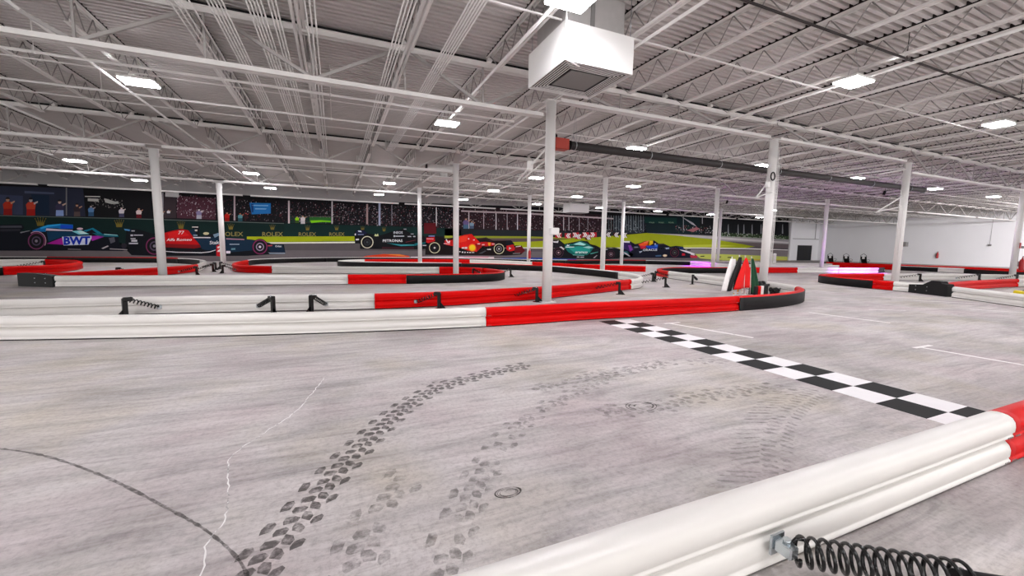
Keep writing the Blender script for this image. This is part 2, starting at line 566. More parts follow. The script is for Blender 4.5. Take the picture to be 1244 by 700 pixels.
# ------------------------------------------------------------------ high bay lights
def make_lamp():
    t = thing('high_bay_light', '', 'ceiling light', (0, 0, 0), 0, 'high bay lights under the roof')
    s = M(); s.bbox(-0.34, 0.34, -0.24, 0.24, 0.03, 0.09, 0.012)
    s.bbox(-0.12, 0.12, -0.07, 0.07, 0.09, 0.15, 0.01)
    s.build('housing', WHITEM, t)
    for a in (-1, 1):
        s = M(); s.bbox(-0.32, 0.32, a * 0.12 - 0.105, a * 0.12 + 0.105, 0.005, 0.029, 0.006)
        s.build('lens', LENS, t)
    for a in (-1, 1):
        s = M(); s.tube([(a * 0.24, 0, 0.09), (a * 0.05, 0, 0.5), (0, 0, 0.72)], 0.004, 5)
        s.build('hanger_wire', STEEL, t)
    return t
lamp0 = make_lamp()
LZ = 5.1
rows = [(5.6, [3.3, 10.4, 17.4], 'nearest'), (12.5, [-4.05, 3.2, 10.3, 17.2, 24.2, 32.0, 39.5], 'second'), (20.05, [10.0, 16.5], 'third'),
        (26.0, [-11.0, -4.0, 3.1, 9.8, 16.3, 23.0, 37.6], 'fourth'), (32.3, [-10.8, -3.9, 3.1, 9.6, 16.2, 22.8, 29.7, 37.0, 44.7], 'farthest')]
first = True
for y, xs, nm in rows:
    for k, x in enumerate(xs):
        t = lamp0 if first else copy_tree(lamp0)
        first = False
        t.location = (x, y, LZ)
        t['label'] = 'glowing white high bay light, number %d from the left in the %s row of lights' % (k + 1, nm)
for k, (x, y) in enumerate([(-4, -1.2), (3.3, -1.2), (10.4, -1.2), (-4, 5.6), (17.4, -1.2), (24.5, 5.6), (38.5, 5.6), (46.3, 12.5), (52.5, 5.6), (55, 12.5), (59.5, 5.6)]):
    t = copy_tree(lamp0)
    t.location = (x, y, LZ)
    t['label'] = 'high bay light out of view above the viewer, number %d' % (k + 1)

# ------------------------------------------------------------------ air units
t = thing('air_unit', 'big white boxy air unit with louvred underside hanging above the nearest column', 'air unit', (3.6, 6.26, 4.6))
W, D, Hh = 1.42, 1.4, 0.62
s = M()
s.box(0, W, 0, 0.02, 0, Hh); s.box(0, W, D - 0.02, D, 0, Hh); s.box(0, 0.02, 0.02, D - 0.02, 0, Hh); s.box(W - 0.02, W, 0.02, D - 0.02, 0, Hh)
s.box(0, W, 0, D, Hh, Hh + 0.015)
s.build('casing', UNITM, t)
s = M()
for k in range(6):
    q = 0.02 + 0.05 * k
    z = 0.012
    for (a, b) in (((q, q), (W - q, q)), ((q, D - q), (W - q, D - q)), ((q, q), (q, D - q)), ((W - q, q), (W - q, D - q))):
        s.bar((a[0], a[1], z), (b[0], b[1], z), 0.02, 0.005)
s.build('louvres', UNITM, t)
s = M(); s.box(0.34, W - 0.34, 0.34, D - 0.34, 0.012, 0.03); s.build('centre_panel', GREYG, t)
s = M(); s.box(0.02, W - 0.02, 0.02, D - 0.02, 0.045, 0.055); s.build('plenum_back', BLACKP, t)
s = M(); s.bbox(0.12, W - 0.06, 0.2, D - 0.1, Hh + 0.015, 1.32, 0.02); s.build('duct_drop', DUCTM, t)
s = M(); s.box(0.62, 0.7, 0.185, D - 0.08, Hh + 0.015, 1.3); s.build('duct_strap', GREYG, t)
s = M(); s.tube([(-0.05, -0.12, 0.78), (-0.05, -0.12, 0.02), (-0.03, -0.1, -0.04), (0.3, 0.02, -0.05)], 0.013, 8); s.build('drain_pipe', WHITEM, t)
s = M()
for a in (0.05, W - 0.05):
    for b in (0.05, D - 0.05):
        s.tube([(a, b, Hh), (a, b, 1.3)], 0.008, 5)
s.build('hanger_rods', STEEL, t)

t = thing('air_unit', 'small distant white box air unit hanging before the grandstand part of the mural', 'air unit', (19.0, 32.0, 4.42))
s = M(); s.bbox(0, 2.0, -0.6, 0.6, 0.1, 0.9, 0.03); s.build('casing', UNITM, t)
s = M(); s.bbox(0.2, 1.8, -0.45, 0.45, 0.04, 0.1, 0.02); s.build('grille', GREYG, t)
s = M(); s.lathe([(0.3, 0.9), (0.3, 1.52)], (1.0, 0, 0), 20); s.build('round_duct', DUCTM, t)
t = thing('ceiling_diffuser', 'white flat diffuser on a short round duct with open black end, beside the middle column', 'diffuser', (5.0, 20.6, 4.78))
s = M(); s.bbox(-0.55, 0.65, -0.4, 0.4, 0, 0.06, 0.02); s.build('diffuser_plate', UNITM, t)
s = M(); s.tube([(0.1, 0, 0.06), (0.1, 0, 0.3)], 0.18, 16); s.tube([(-0.75, 0, 0.48), (0.6, 0, 0.48)], 0.2, 18); s.build('round_duct', UNITM, t)
s = M(); s.lathe([(0.205, -0.79), (0.205, -0.752)], (0, 0, 0.48), 18, 'x'); s.build('duct_end', BLACKP, t)

# ------------------------------------------------------------------ radiant tube heater
t = thing('tube_heater', 'long dark radiant heater tube with orange-red burner box hung behind the nearest columns', 'heater', (0, 10.25, 4.33))
s = M(); s.tube([(6.15, 0, 0), (25.3, 0, 0.02)], 0.115, 16); s.build('heater_tube', HEATM, t)
s = M(); s.bbox(5.62, 6.05, -0.14, 0.14, -0.16, 0.14, 0.015); s.build('burner_box', ORANGE, t)
s = M(); s.tube([(6.05, 0, 0), (6.16, 0, 0)], 0.08, 12); s.lathe([(0.13, 6.12), (0.13, 6.16)], (0, 0, 0), 16, 'x')
s.tube([(5.7, 0, 0.14), (5.7, 0, 0.22), (5.6, 0, 0.26), (5.5, 0, 0.22)], 0.04, 8); s.build('inlet_collar', BLACKP, t)
s = M()
for z in (-0.09, 0.05):
    s.bbox(5.6, 5.622, -0.1, 0.1, z - 0.04, z + 0.04, 0.003)
s.build('warning_labels', UNITM, t)
s = M()
for x in (6.3, 9.0, 12, 15, 18, 21, 24, 25.2):
    s.tube([(x, -0.1, 0.06), (x, 0, 1.1)], 0.005, 4); s.tube([(x, 0.1, 0.06), (x, 0, 1.1)], 0.005, 4)
    s.tube([(x - 0.012, 0, 0), (x + 0.012, 0, 0)], 0.125, 14)
s.build('hangers', STEEL, t)

# ------------------------------------------------------------------ fittings on columns (children of the columns they are bolted to)
def on_col(key, name, mt, fn):
    s = M(); fn(s); return s.build(name, mt, COLS[key])
a = ('A', 5.2)
on_col(a, 'electric_box', UNITM, lambda s: s.bbox(-0.04, 0.2, -0.24, -0.13, 1.8, 1.98, 0.01))
on_col(a, 'brace', WHITEM, lambda s: (s.tube([(-0.12, 0.05, 4.0), (-0.6, 0.7, 3.25)], 0.025, 8), s.tube([(-0.12, 0.1, 3.7), (-0.5, 0.62, 3.28)], 0.02, 8), s.bbox(-0.45, -0.3, 0.35, 0.45, 3.5, 3.75, 0.02)))
a = ('A', 13.8)
def cnd(s):
    for dx, z1 in ((0.17, 5.1), (0.23, 4.9), (0.3, 4.4)):
        s.tube([(dx, -0.05, 0.9), (dx, -0.05, z1)], 0.014, 6)
on_col(a, 'conduit_riser', WHITEM, cnd)
on_col(a, 'brace', WHITEM, lambda s: (s.tube([(-0.1, -0.1, 3.95), (-0.95, -0.2, 3.2)], 0.025, 8), s.tube([(-0.1, -0.15, 3.45), (-0.95, -0.2, 3.2)], 0.018, 8), s.bbox(-0.55, -0.42, -0.3, -0.18, 3.55, 3.75, 0.02)))
on_col(a, 'cable_coil', BLACKP, lambda s: s.tube([(-0.2 + 0.1 * math.cos(k / 6 * PI), -0.2, 3.95 + 0.13 * math.sin(k / 6 * PI)) for k in range(13)], 0.022, 6))
a = ('A', 22.3)
on_col(a, 'brace', WHITEM, lambda s: (s.tube([(-0.1, 0, 3.85), (-1.7, 0.1, 3.1)], 0.03, 8), s.tube([(-0.1, 0, 3.4), (-1.7, 0.1, 3.1)], 0.02, 8), s.tube([(-0.1, 0, 4.95), (-1.6, 0.2, 4.65)], 0.03, 8), s.tube([(0.1, 0.4, 4.45), (0.9, 0.3, 5.2)], 0.03, 8)))
on_col(a, 'switch_box', GREYG, lambda s: s.bbox(0.08, 0.28, -0.2, -0.1, 1.7, 1.9, 0.01))
on_col(a, 'conduit_riser', WHITEM, lambda s: s.tube([(-0.15, -0.1, 0.6), (-0.15, -0.1, 3.2)], 0.016, 6))
a = ('A', 34.0)
def extg(s, x, y, z, sc=1.0):
    s.lathe([(0.03, 0), (0.075 * sc, 0.02), (0.08 * sc, 0.05), (0.08 * sc, 0.4 * sc), (0.06 * sc, 0.47 * sc), (0.03, 0.5 * sc), (0.025, 0.56 * sc)], (x, y, z), 14)
    s.bar((x - 0.02, y, z + 0.57 * sc), (x + 0.1, y, z + 0.6 * sc), 0.03, 0.03)
on_col(a, 'sign_plate', REDE, lambda s: s.bbox(-0.2, -0.08, -0.2, -0.16, 1.75, 2.05, 0.005))
on_col(a, 'switch_box', GREYG, lambda s: s.bbox(0.14, 0.34, -0.2, -0.1, 1.75, 1.88, 0.01))
for (x, y, z, lb) in ((34.15, 9.42, 0.55, 'dark red fire extinguisher on the column at the far right edge'), (13.2, 27.33, 0.55, 'tiny red fire extinguisher on the distant column by the red race car'), (64.85, 24.4, 0.75, 'red fire extinguisher on the white right wall')):
    t = thing('fire_extinguisher', lb, 'fire extinguisher', (x, y, z))
    s = M(); extg(s, 0, 0, 0, 1.25); s.build('cylinder_body', REDE, t)
    s = M(); s.tube([(0.08, 0, 0.72), (0.14, 0, 0.6), (0.12, 0, 0.3)], 0.012, 6); s.bar((-0.05, 0, 0.76), (0.1, 0, 0.78), 0.03, 0.02); s.build('hose', BLACKP, t)
    s = M(); s.box(-0.02, 0.02, 0.09, 0.16, 0.2, 0.5); s.build('bracket', STEEL, t)
t = thing('wall_thermostat', 'small grey sensor with thin wire on the white right wall', 'sensor', (64.93, 20.35, 2.2))
s = M(); s.bbox(-0.05, 0.06, -0.12, 0.12, 0, 0.2, 0.01); s.build('sensor_box', GREYG, t)
s = M(); s.tube([(0.03, 0, 0.2), (0.03, 0, 3.6)], 0.012, 5); s.build('wire', GREYW, t)
for k, (x, y, hgt) in enumerate([(38.3, 26.2, 1.25), (36.9, 24.9, 1.15)]):
    s = M(); s.lathe([(0.09, 0), (0.09, 0.03), (0.13, 0.04), (0.13, hgt - 0.06), (0.1, hgt)], (0, 0, 0), 16)
    o = s.build('bollard', WHITEM); o.location = (x, y, 0)
    tag(o, 'short white bollard %s the thin pipes of the column by the flags' % ('just left of', 'just right of')[k], 'bollard')
# ------------------------------------------------------------------ barriers
HB = 0.36
PROF = [(0.078, 0.018), (0.082, 0.022), (0.082, 0.036), (0.074, 0.044), (0.071, 0.05), (0.077, 0.062), (0.078, 0.11), (0.066, 0.142), (0.04, 0.168),
        (0.03, 0.184), (0.05, 0.196), (0.076, 0.203), (0.08, 0.212), (0.079, 0.22), (0.073, 0.226), (0.074, 0.232), (0.083, 0.246), (0.085, 0.28),
        (0.08, 0.312), (0.064, 0.34), (0.04, 0.355), (0.014, 0.36)]
LOOP = PROF + [(-d, z) for d, z in reversed(PROF)]

def cr(p, t):
    n = len(p)
    i = min(max(int(math.floor(t)), 0), n - 2)
    u = t - i
    def g(k):
        if k < 0:
            return Vector(p[0]) * 2 - Vector(p[1])
        if k >= n:
            return Vector(p[-1]) * 2 - Vector(p[-2])
        return Vector(p[k])
    a, b, c, d = g(i - 1), g(i), g(i + 1), g(i + 2)
    return 0.5 * ((2 * b) + (c - a) * u + (2 * a - 5 * b + 4 * c - d) * u * u + (3 * b - a - 3 * c + d) * u ** 3)

def sample(pts, t0, t1, step):
    fine = [cr(pts, t0 + (t1 - t0) * k / 400) for k in range(401)]
    L = [0]
    for a, b in zip(fine[:-1], fine[1:]):
        L.append(L[-1] + (b - a).length)
    n = max(2, int(L[-1] / step))
    out = []
    gap = 0.004
    j = 0
    for k in range(n + 1):
        s = gap + (L[-1] - 2 * gap) * k / n
        while j < 399 and L[j + 1] < s:
            j += 1
        u = (s - L[j]) / max(1e-9, L[j + 1] - L[j])
        out.append(fine[j].lerp(fine[j + 1], u))
    return out

def sweep(s, path, loop):
    n = len(loop)
    o = len(s.v)
    N = len(path)
    for i, p in enumerate(path):
        t = (path[min(i + 1, N - 1)] - path[max(i - 1, 0)]).normalized()
        rgt = Vector((t.y, -t.x))
        for d, z in loop:
            q = p + rgt * d
            s.v.append((q.x, q.y, z))
    s.smooth = True
    for i in range(N - 1):
        for k in range(n):
            s.face([o + i * n + k, o + i * n + (k + 1) % n, o + (i + 1) * n + (k + 1) % n, o + (i + 1) * n + k])
    s.smooth = False
    s.face([o + k for k in range(n)])
    s.face([o + (N - 1) * n + k for k in range(n)][::-1])

CM = {'w': WHITEP, 'r': REDP, 'k': BLACKP}
def barrier(pts, secs, step, group, holes=False):
    for (t0, t1, c, face, label) in secs:
        path = sample(pts, t0, t1, step)
        mid = path[len(path) // 2]
        root = thing('track_barrier', label, 'track barrier', (mid.x, mid.y, 0), 0, group)
        path = [p - mid for p in path]
        s = M(); sweep(s, path, LOOP); s.build('barrier_rail', CM[c], root)
        s = M(); sweep(s, path, [(0.066, 0.0), (0.066, 0.022), (-0.066, 0.022), (-0.066, 0.0)]); s.smooth = False; s.build('foot_strip', BLACKR, root)
        if face:
            sg = 1 if face == 'R' else -1
            s = M(); sweep(s, path, [(sg * d, z) for d, z in ((0.086, 0.012), (0.1, 0.012), (0.1, 0.318), (0.098, 0.326), (0.086, 0.326))])
            s.build('black_facing', BLACKP, root)
        if holes:
            for e in (0, -1):
                p = path[e]
                q = path[1] if e == 0 else path[-2]
                tt = (q - p).normalized()
                rg = Vector((tt.y, -tt.x))
                for sd in (1, -1):
                    s = M()
                    for z in (0.212, 0.03):
                        for dd in (0.03, 0.055, 0.08):
                            cpt = p + tt * dd + rg * sd * 0.0
                            a = cpt + rg * sd * 0.078
                            b = cpt + rg * sd * 0.0845
                            s.tube([(a.x, a.y, z), (b.x, b.y, z)], 0.006, 8)
                    s.build('rivets', GREYG, root)

# foreground barrier
P0 = [(-3.0, 1.26), (0.0, 1.235), (1.7, 1.225), (2.6, 1.215), (4.36, 1.205), (5.6, 1.2), (8.0, 1.2), (10, 1.2)]
barrier(P0, [(0, 4.0, 'w', 0, 'long white barrier across the lower right foreground, with the black coil spring'),
             (4.0, 6.5, 'r', 0, 'red barrier at the right edge, end on to the white foreground barrier')], 0.08, 'foreground barrier', True)
# main inner barrier, serpentine
P1 = [(-7, 9.1), (-4.5, 8.42), (-2.47, 7.9), (-.1, 7.4), (2.52, 7.06), (4.5, 7.05), (6.5, 6.97), (8.95, 6.9), (10.5, 6.98), (11.9, 7.3), (13, 7.9), (13.7, 8.75),
      (14.2, 9.9), (14.4, 11.2), (14.62, 12.6), (15.1, 15.1), (15.7, 16.7), (16.6, 17.7), (17.6, 18.25), (18.9, 18.5), (22.2, 17.95), (24, 17.7), (27.2, 17.1), (29.9, 16.4), (33, 15.7), (35.3, 16)]
barrier(P1, [
    (0, 4, 'w', 0, 'long white barrier section at left, nearest behind the open floor'),
    (4, 7, 'r', 0, 'bright red barrier section behind the top of the chequered strip'),
    (7, 10.3, 'r', 'R', 'curved red barrier end with black outer facing in front of the flags'),
    (10.3, 12.2, 'w', 'R', 'white curved barrier section wrapping round right of the flags'),
    (12.2, 15.2, 'w', 0, 'white barrier section running back behind the flags'),
    (15.2, 17.4, 'r', 0, 'red hairpin tip of the barrier left of the flags'),
    (17.4, 20.8, 'r', 'R', 'red-topped barrier with black facing behind the flags'),
    (20.8, 22.1, 'r', 0, 'short red barrier section behind the column by the flags'),
    (22.1, 23.2, 'w', 0, 'short white barrier section right of the column by the flags'),
    (23.2, 24.4, 'w', 0, 'white barrier section lit violet in front of the corner column'),
    (24.4, 25, 'k', 0, 'short black barrier end beside the violet-lit section')], 0.14, 'barriers of the near bend', True)
P3 = [(-8, 11.05), (-5.7, 10.72), (-3.8, 10.55), (-1.44, 10.2), (.8, 9.83), (2.6, 9.82), (4.3, 10.1), (5.66, 10.36), (9.68, 11.75), (10.6, 12.3), (11.4, 13.2), (12.0, 14.5),
      (12.25, 15.6), (12.3, 17), (12.1, 19), (11.5, 21.4), (9.9, 23.3), (7.4, 25.3), (4, 26.5), (1.5, 27.6), (0.4, 28.7), (0.3, 29.8), (1.2, 31), (2.6, 31.7), (5.5, 31.8),
      (8.5, 31.4), (11.4, 29.8), (13.1, 26.6), (14.6, 23.2), (16.4, 21.0), (17.6, 19.9)]
barrier(P3, [
    (0, 4, 'w', 0, 'long white barrier section at left, second row from the viewer'),
    (4, 8, 'r', 0, 'long red barrier passing behind the nearest column'),
    (8, 12, 'w', 0, 'white hairpin end of the barrier beside two black springs'),
    (12, 14.9, 'w', 'L', 'white-topped curve with black facing behind the second row column'),
    (14.9, 17, 'r', 'L', 'pinkish red-topped curve with black facing in the middle distance'),
    (17, 20.6, 'w', 'L', 'white-topped long low curve with black facing below the black race car'),
    (20.6, 22.6, 'w', 0, 'distant white hairpin tip left of the red kerb stretch'),
    (22.6, 25.4, 'r', 0, 'distant red barrier section below the black and teal race car'),
    (25.4, 27, 'w', 0, 'distant white barrier section below the red race car'),
    (27, 30, 'r', 0, 'red barrier section below the teal race car')], 0.2, 'barriers of the middle bend')
P2 = [(-9.1, 18.1), (-8.05, 17.4), (-6.1, 17.05), (-3, 16.65), (.41, 16.12), (2.45, 15.8), (4.5, 15.7), (5.6, 15.85), (6.45, 16.35), (7.0, 17.3), (7.05, 18.6), (6.6, 19.8), (5.6, 20.6), (2.76, 21.2),
      (-.3, 21.95), (-2.8, 22.7), (-4.2, 23.6), (-4.75, 24.8), (-5.05, 26.6), (-5.1, 29), (-5.0, 31.5), (-4.0, 33.4), (-1.6, 35.3), (.8, 36.2), (4.9, 36.3), (9.9, 34.8), (13.2, 32.8),
      (18.3, 30.4), (24, 30.0), (27.4, 28.4), (30, 25.7), (33, 24.1), (36.3, 23), (39.1, 21.9), (40.6, 19.8), (41.2, 17), (41.2, 15), (41, 13.6), (39.7, 11.5), (38.4, 9.4)]
barrier(P2, [
    (1, 4, 'w', 0, 'white barrier section starting at the black end block, third row back'),
    (4, 5, 'r', 0, 'short red barrier section between the white and the black-faced ones'),
    (5, 10.6, 'r', 'R', 'red-topped curved barrier end with black facing around the second row column'),
    (10.6, 12.3, 'r', 0, 'red inner end of the black-faced curve'),
    (12.3, 15, 'w', 0, 'white barrier section behind the red and black one, third row back'),
    (15, 19.5, 'r', 0, 'red hairpin tip right of the left-hand distant column'),
    (19.5, 22.4, 'w', 'R', 'distant white-topped curve with black facing below the blue-nosed race car'),
    (22.4, 24.6, 'w', 'R', 'distant white-topped barrier with black facing below the empty track of the mural'),
    (24.6, 27, 'w', 'R', 'distant white-topped barrier with black facing below the red race car'),
    (27, 28.5, 'r', 'R', 'distant red-topped barrier with black facing below the teal race car'),
    (28.5, 31, 'w', 'R', 'distant white-topped barrier with black facing below the navy race car'),
    (31, 33.2, 'w', 0, 'white barrier section below the end of the mural'),
    (33.2, 34.8, 'r', 0, 'red barrier section below the black doorway'),
    (34.8, 35.8, 'w', 'R', 'white-topped barrier with black facing near the right wall'),
    (35.8, 36.8, 'w', 0, 'short white barrier section near the right wall'),
    (36.8, 39, 'r', 'R', 'red-topped barrier with black facing near the right wall')], 0.25, 'barriers of the far bend')
P4 = [(-9.4, 18.45), (-8.3, 19.4), (-7.55, 20.8), (-6.75, 22.7), (-6.35, 24.6), (-6.6, 26.8), (-7.1, 29.4), (-8, 31.6), (-9.2, 33.3), (-11, 34.7), (-13.5, 35.5), (-17, 36), (-21, 36.2), (-26, 36.2)]
barrier(P4, [
    (0.4, 4.1, 'r', 0, 'red barrier sweeping behind the leftmost column'),
    (4.1, 6.6, 'w', 0, 'white tip of the left-hand loop beside the distant column'),
    (6.6, 8.2, 'w', 'L', 'white-topped barrier with black facing on the far side of the left loop'),
    (8.2, 11, 'r', 'L', 'red-topped barrier with black facing below the dark red race car'),
    (11, 13, 'w', 'L', 'white-topped barrier with black facing below the blue and pink race car')], 0.2, 'barriers of the left loop')
P5 = [(-16, 21.6), (-14.5, 22.2), (-12.4, 23.35), (-11.6, 24.7), (-11.6, 26.4), (-12.3, 28.7), (-13.5, 30.6), (-15, 31.6), (-16.5, 31.3), (-17.6, 30), (-18.6, 28)]
barrier(P5, [
    (0, 2, 'w', 'R', 'white-topped barrier with black facing at the left edge of the picture'),
    (2, 7, 'r', 0, 'red rounded barrier tip near the left edge'),
    (7, 10, 'w', 0, 'distant white barrier section behind the red tip at the left edge')], 0.18, 'barriers at the left edge')
P6 = [(16.9, 3.2), (17.6, 4.75), (18.75, 6.4), (19.25, 7.2), (19.5, 8.1), (19.65, 9.4), (20.0, 10.6), (20.6, 11.6), (21.5, 12.1), (22.6, 12.15), (24.4, 11.9), (26.7, 11.4), (30.3, 10.5), (33, 9.2), (35, 8.6)]
barrier(P6, [
    (0, 2.15, 'w', 0, 'white barrier section running off the right edge, nearest on that side'),
    (2.9, 4.3, 'w', 0, 'white barrier section left of the black junction block'),
    (4.3, 4.8, 'r', 0, 'short red barrier piece beside the black-faced tip at right'),
    (4.8, 7.2, 'r', 'L', 'red-topped rounded barrier tip with black facing at right'),
    (7.2, 10.6, 'r', 0, 'red barrier section behind the rounded tip at right'),
    (10.6, 13.6, 'w', 0, 'white barrier section with black struts right of the heater-end column')], 0.15, 'barriers of the right-hand loop', True)
P7 = [(20.2, 7.35), (22.5, 7.7), (25, 7.8), (27.8, 7.75), (30, 7.3), (32, 6.6)]
barrier(P7, [(0, 3, 'r', 0, 'red barrier section behind the black junction block'),
             (3, 4.6, 'w', 0, 'white barrier section behind the yellow kart')], 0.2, 'barriers of the right-hand loop')
P8 = [(29, 28.2), (28.5, 26.6), (28.1, 25.2), (28.0, 23.4), (28.8, 21.6), (31, 20.2), (34, 19.4), (36, 19.2)]
barrier(P8, [(1, 4.4, 'w', 0, 'barrier section lit purple left of the flags'),
             (4.4, 7, 'w', 0, 'white barrier section seen through the flags')], 0.25, 'barriers by the violet light')
P9 = [(44.0, 24.5), (44.6, 21.6), (45.2, 17.5), (45.3, 14), (45, 12.2), (44, 9)]
barrier(P9, [(0, 4, 'r', 0, 'thin far red barrier along the foot of the white right wall'),
             (4, 5, 'w', 0, 'thin far white barrier by the right edge')], 0.3, 'barriers along the right wall')

# black end blocks
def wedge(name, label, a, b, h, th=0.2):
    a, b = Vector(a), Vector(b)
    mid = (a + b) / 2
    ang = math.atan2(b.y - a.y, b.x - a.x)
    L = (b - a).length
    t = thing(name, label, 'barrier end block', (mid.x, mid.y, 0), ang)
    s = M()
    x0, x1 = -L / 2, L / 2
    prof = [(x0, 0), (x1, 0), (x1, h * 0.82), (x1 - 0.06, h * 0.88), (x0 + L * 0.45, h), (x0 + 0.03, h), (x0, h * 0.97)] if name == 'end_block' else \
           [(x0, 0), (x1, 0), (x1, 0.3), (x0 + L * 0.62, 0.34), (x0 + L * 0.4, h), (x0 + 0.25, h), (x0 + 0.2, h * 0.86), (x0 + 0.04, h * 0.84), (x0, h * 0.7)]
    n = len(prof)
    vs = [(x, -th / 2, z) for x, z in prof] + [(x, th / 2, z) for x, z in prof]
    s.add(vs, [list(range(n)), list(range(n, 2 * n))[::-1]] + [[(k + 1) % n, k, n + k, n + (k + 1) % n] for k in range(n)])
    s.build('block_body', BLACKP, t)
    s = M()
    for z in (0.13, 0.27):
        for yy in (-th / 2, th / 2):
            sg = -1 if yy < 0 else 1
            s.tube([(0, yy, z), (0, yy + sg * 0.012, z)], 0.014, 8)
            s.tube([(L * 0.3, yy, z), (L * 0.3, yy + sg * 0.012, z)], 0.014, 8)
    s.build('bolts', STEEL, t)
wedge('end_block', 'black end block at the left tip of the white third-row barrier', (-9.15, 18.0), (-8.06, 17.38), 0.42)
wedge('junction_block', 'black humped junction block joining two white barriers at right', (18.9, 6.68), (19.48, 7.92), 0.5, 0.24)

# ------------------------------------------------------------------ sprung supports
def coil(s, a, b, R, r, turns, seg=16, n=6):
    a, b = Vector(a), Vector(b)
    t = (b - a).normalized()
    u = t.cross(Vector((0, 0, 1))).normalized()
    w = t.cross(u)
    pts = []
    for k in range(int(turns * seg) + 1):
        f = k / (turns * seg)
        an = 2 * PI * k / seg
        pts.append(a + (b - a) * f + u * R * math.cos(an) + w * R * math.sin(an))
    s.tube(pts, r, n)
def support(x, y, dx, dy, label, tw=8):
    """post bolted to the floor, spring reaching to the rail at (dx, dy)"""
    t = thing('sprung_support', label, 'barrier support', (x, y, 0), math.atan2(dy, dx), 'black sprung supports behind the barriers')
    L = math.hypot(dx, dy)
    s = M(); s.bbox(-0.04, 0.04, -0.035, 0.035, 0.0, 0.38, 0.008); s.bbox(-0.02, 0.12, -0.045, 0.045, 0.32, 0.4, 0.01)
    s.build('post', BLACKM, t)
    s = M(); s.bbox(-0.18, 0.1, -0.08, 0.08, 0, 0.012, 0.003)
    n = [(-0.17, 0.012), (-0.04, 0.012), (-0.04, 0.16)]
    s.add([(q, -0.006, z) for q, z in n] + [(q, 0.006, z) for q, z in n], [(0, 1, 2), (5, 4, 3), (0, 3, 4, 1), (1, 4, 5, 2), (2, 5, 3, 0)])
    s.build('base_plate', BLACKM, t)
    s = M(); coil(s, (0.08, 0, 0.34), (L - 0.05, 0, 0.15), 0.04, 0.0115, tw, 10, 5); s.build('coil_spring', BLACKM, t)
    s = M(); s.bbox(L - 0.06, L + 0.01, -0.03, 0.03, 0.11, 0.19, 0.006); s.build('rail_bracket', CHROME, t)
    return t
sup = [(-3.75, 10.1, 0.45, 0.32, 'black sprung support before the white second-row barrier, farthest left'),
       (-0.5, 9.6, 0.3, 0.3, 'black sprung support seen end on before the white second-row barrier'),
       (-1.2, 9.55, -0.35, 0.5, 'black sprung support mostly hidden behind the nearest white barrier'),
       (2.2, 9.36, -0.5, 0.35, 'black sprung support before the start of the long red barrier'),
       (4.95, 9.75, -0.55, 0.4, 'black sprung support touching the foot of the nearest column'),
       (8.3, 10.55, -0.75, 0.55, 'black sprung support before the right part of the long red barrier'),
       (11.55, 11.95, -0.75, 0.6, 'black sprung support at the white hairpin, nearer of the pair'),
       (12.9, 14.1, -0.85, 0.25, 'black sprung support at the white hairpin, farther of the pair'),
       (7.7, 18.0, -0.6, 0.1, 'black sprung support outside the black-faced barrier end'),
       (6.0, 18.6, 0.5, 0.35, 'black support foot inside the black-faced barrier end'),
       (-5.6, 21.9, -0.8, 0.5, 'black sprung support before the red sweep by the leftmost column'),
       (-8.1, 21.4, 0.5, 0.3, 'black sprung support partly behind the leftmost column'),
       (-5.55, 24.3, -0.7, 0.3, 'black sprung support between the two loops, nearer one'),
       (-5.8, 25.9, -0.7, 0.4, 'black sprung support between the two loops, middle one'),
       (-5.75, 26.6, 0.6, 0.2, 'black sprung support between the two loops, farther one'),
       (-4.9, 23.1, 0.45, 0.45, 'black sprung support on the red hairpin tip'),
       (-13.5, 28.3, -0.9, -0.3, 'black sprung support inside the rounded tip at the left edge'),
       (13.95, 15.1, 0.9, 0.1, 'black sprung support on the red tip left of the flags'),
       (13.75, 12.7, 0.75, 0.45, 'black sprung support on the white barrier left of the flags'),
       (27.0, 10.7, -0.9, 0.6, 'black sprung support right of the heater-end column'),
       (30.6, 9.8, -0.9, 0.55, 'black sprung support in the middle of the right-hand white barrier'),
       (32.3, 9.0, -0.7, 0.5, 'black sprung support near the far right column')]
for q in sup:
    support(*q)
# foreground spring
t = thing('sprung_support', 'large black coil spring support on the white foreground barrier at lower right', 'barrier support', (1.84, 1.13, 0))
s = M(); coil(s, (0.03, -0.07, 0.15), (0.52, -0.47, 0.17), 0.06, 0.0082, 14.5, 22, 8)
s.tube([(0.0, -0.05, 0.155), (0.03, -0.07, 0.205), (0.05, -0.09, 0.21)], 0.0082, 8)
s.build('coil_spring', BLACKM, t)
s = M(); s.bbox(-0.045, 0.045, -0.012, 0.0, 0.1, 0.2, 0.004); s.bbox(-0.03, 0.025, -0.09, -0.012, 0.125, 0.18, 0.006)
s.tube([(0.0, -0.05, 0.18), (0.0, -0.05, 0.2)], 0.018, 6)
s.build('rail_bracket', CHROME, t)
s = M(); s.tube([(0.47, -0.43, 0.168), (0.78, -0.68, 0.18)], 0.03, 14); s.build('spring_tube', BLACKP, t)
s = M(); s.bbox(0.78, 0.88, -0.76, -0.66, 0, 0.32, 0.01); s.bbox(0.7, 0.96, -0.84, -0.58, 0, 0.012, 0.003); s.build('post', BLACKM, t)

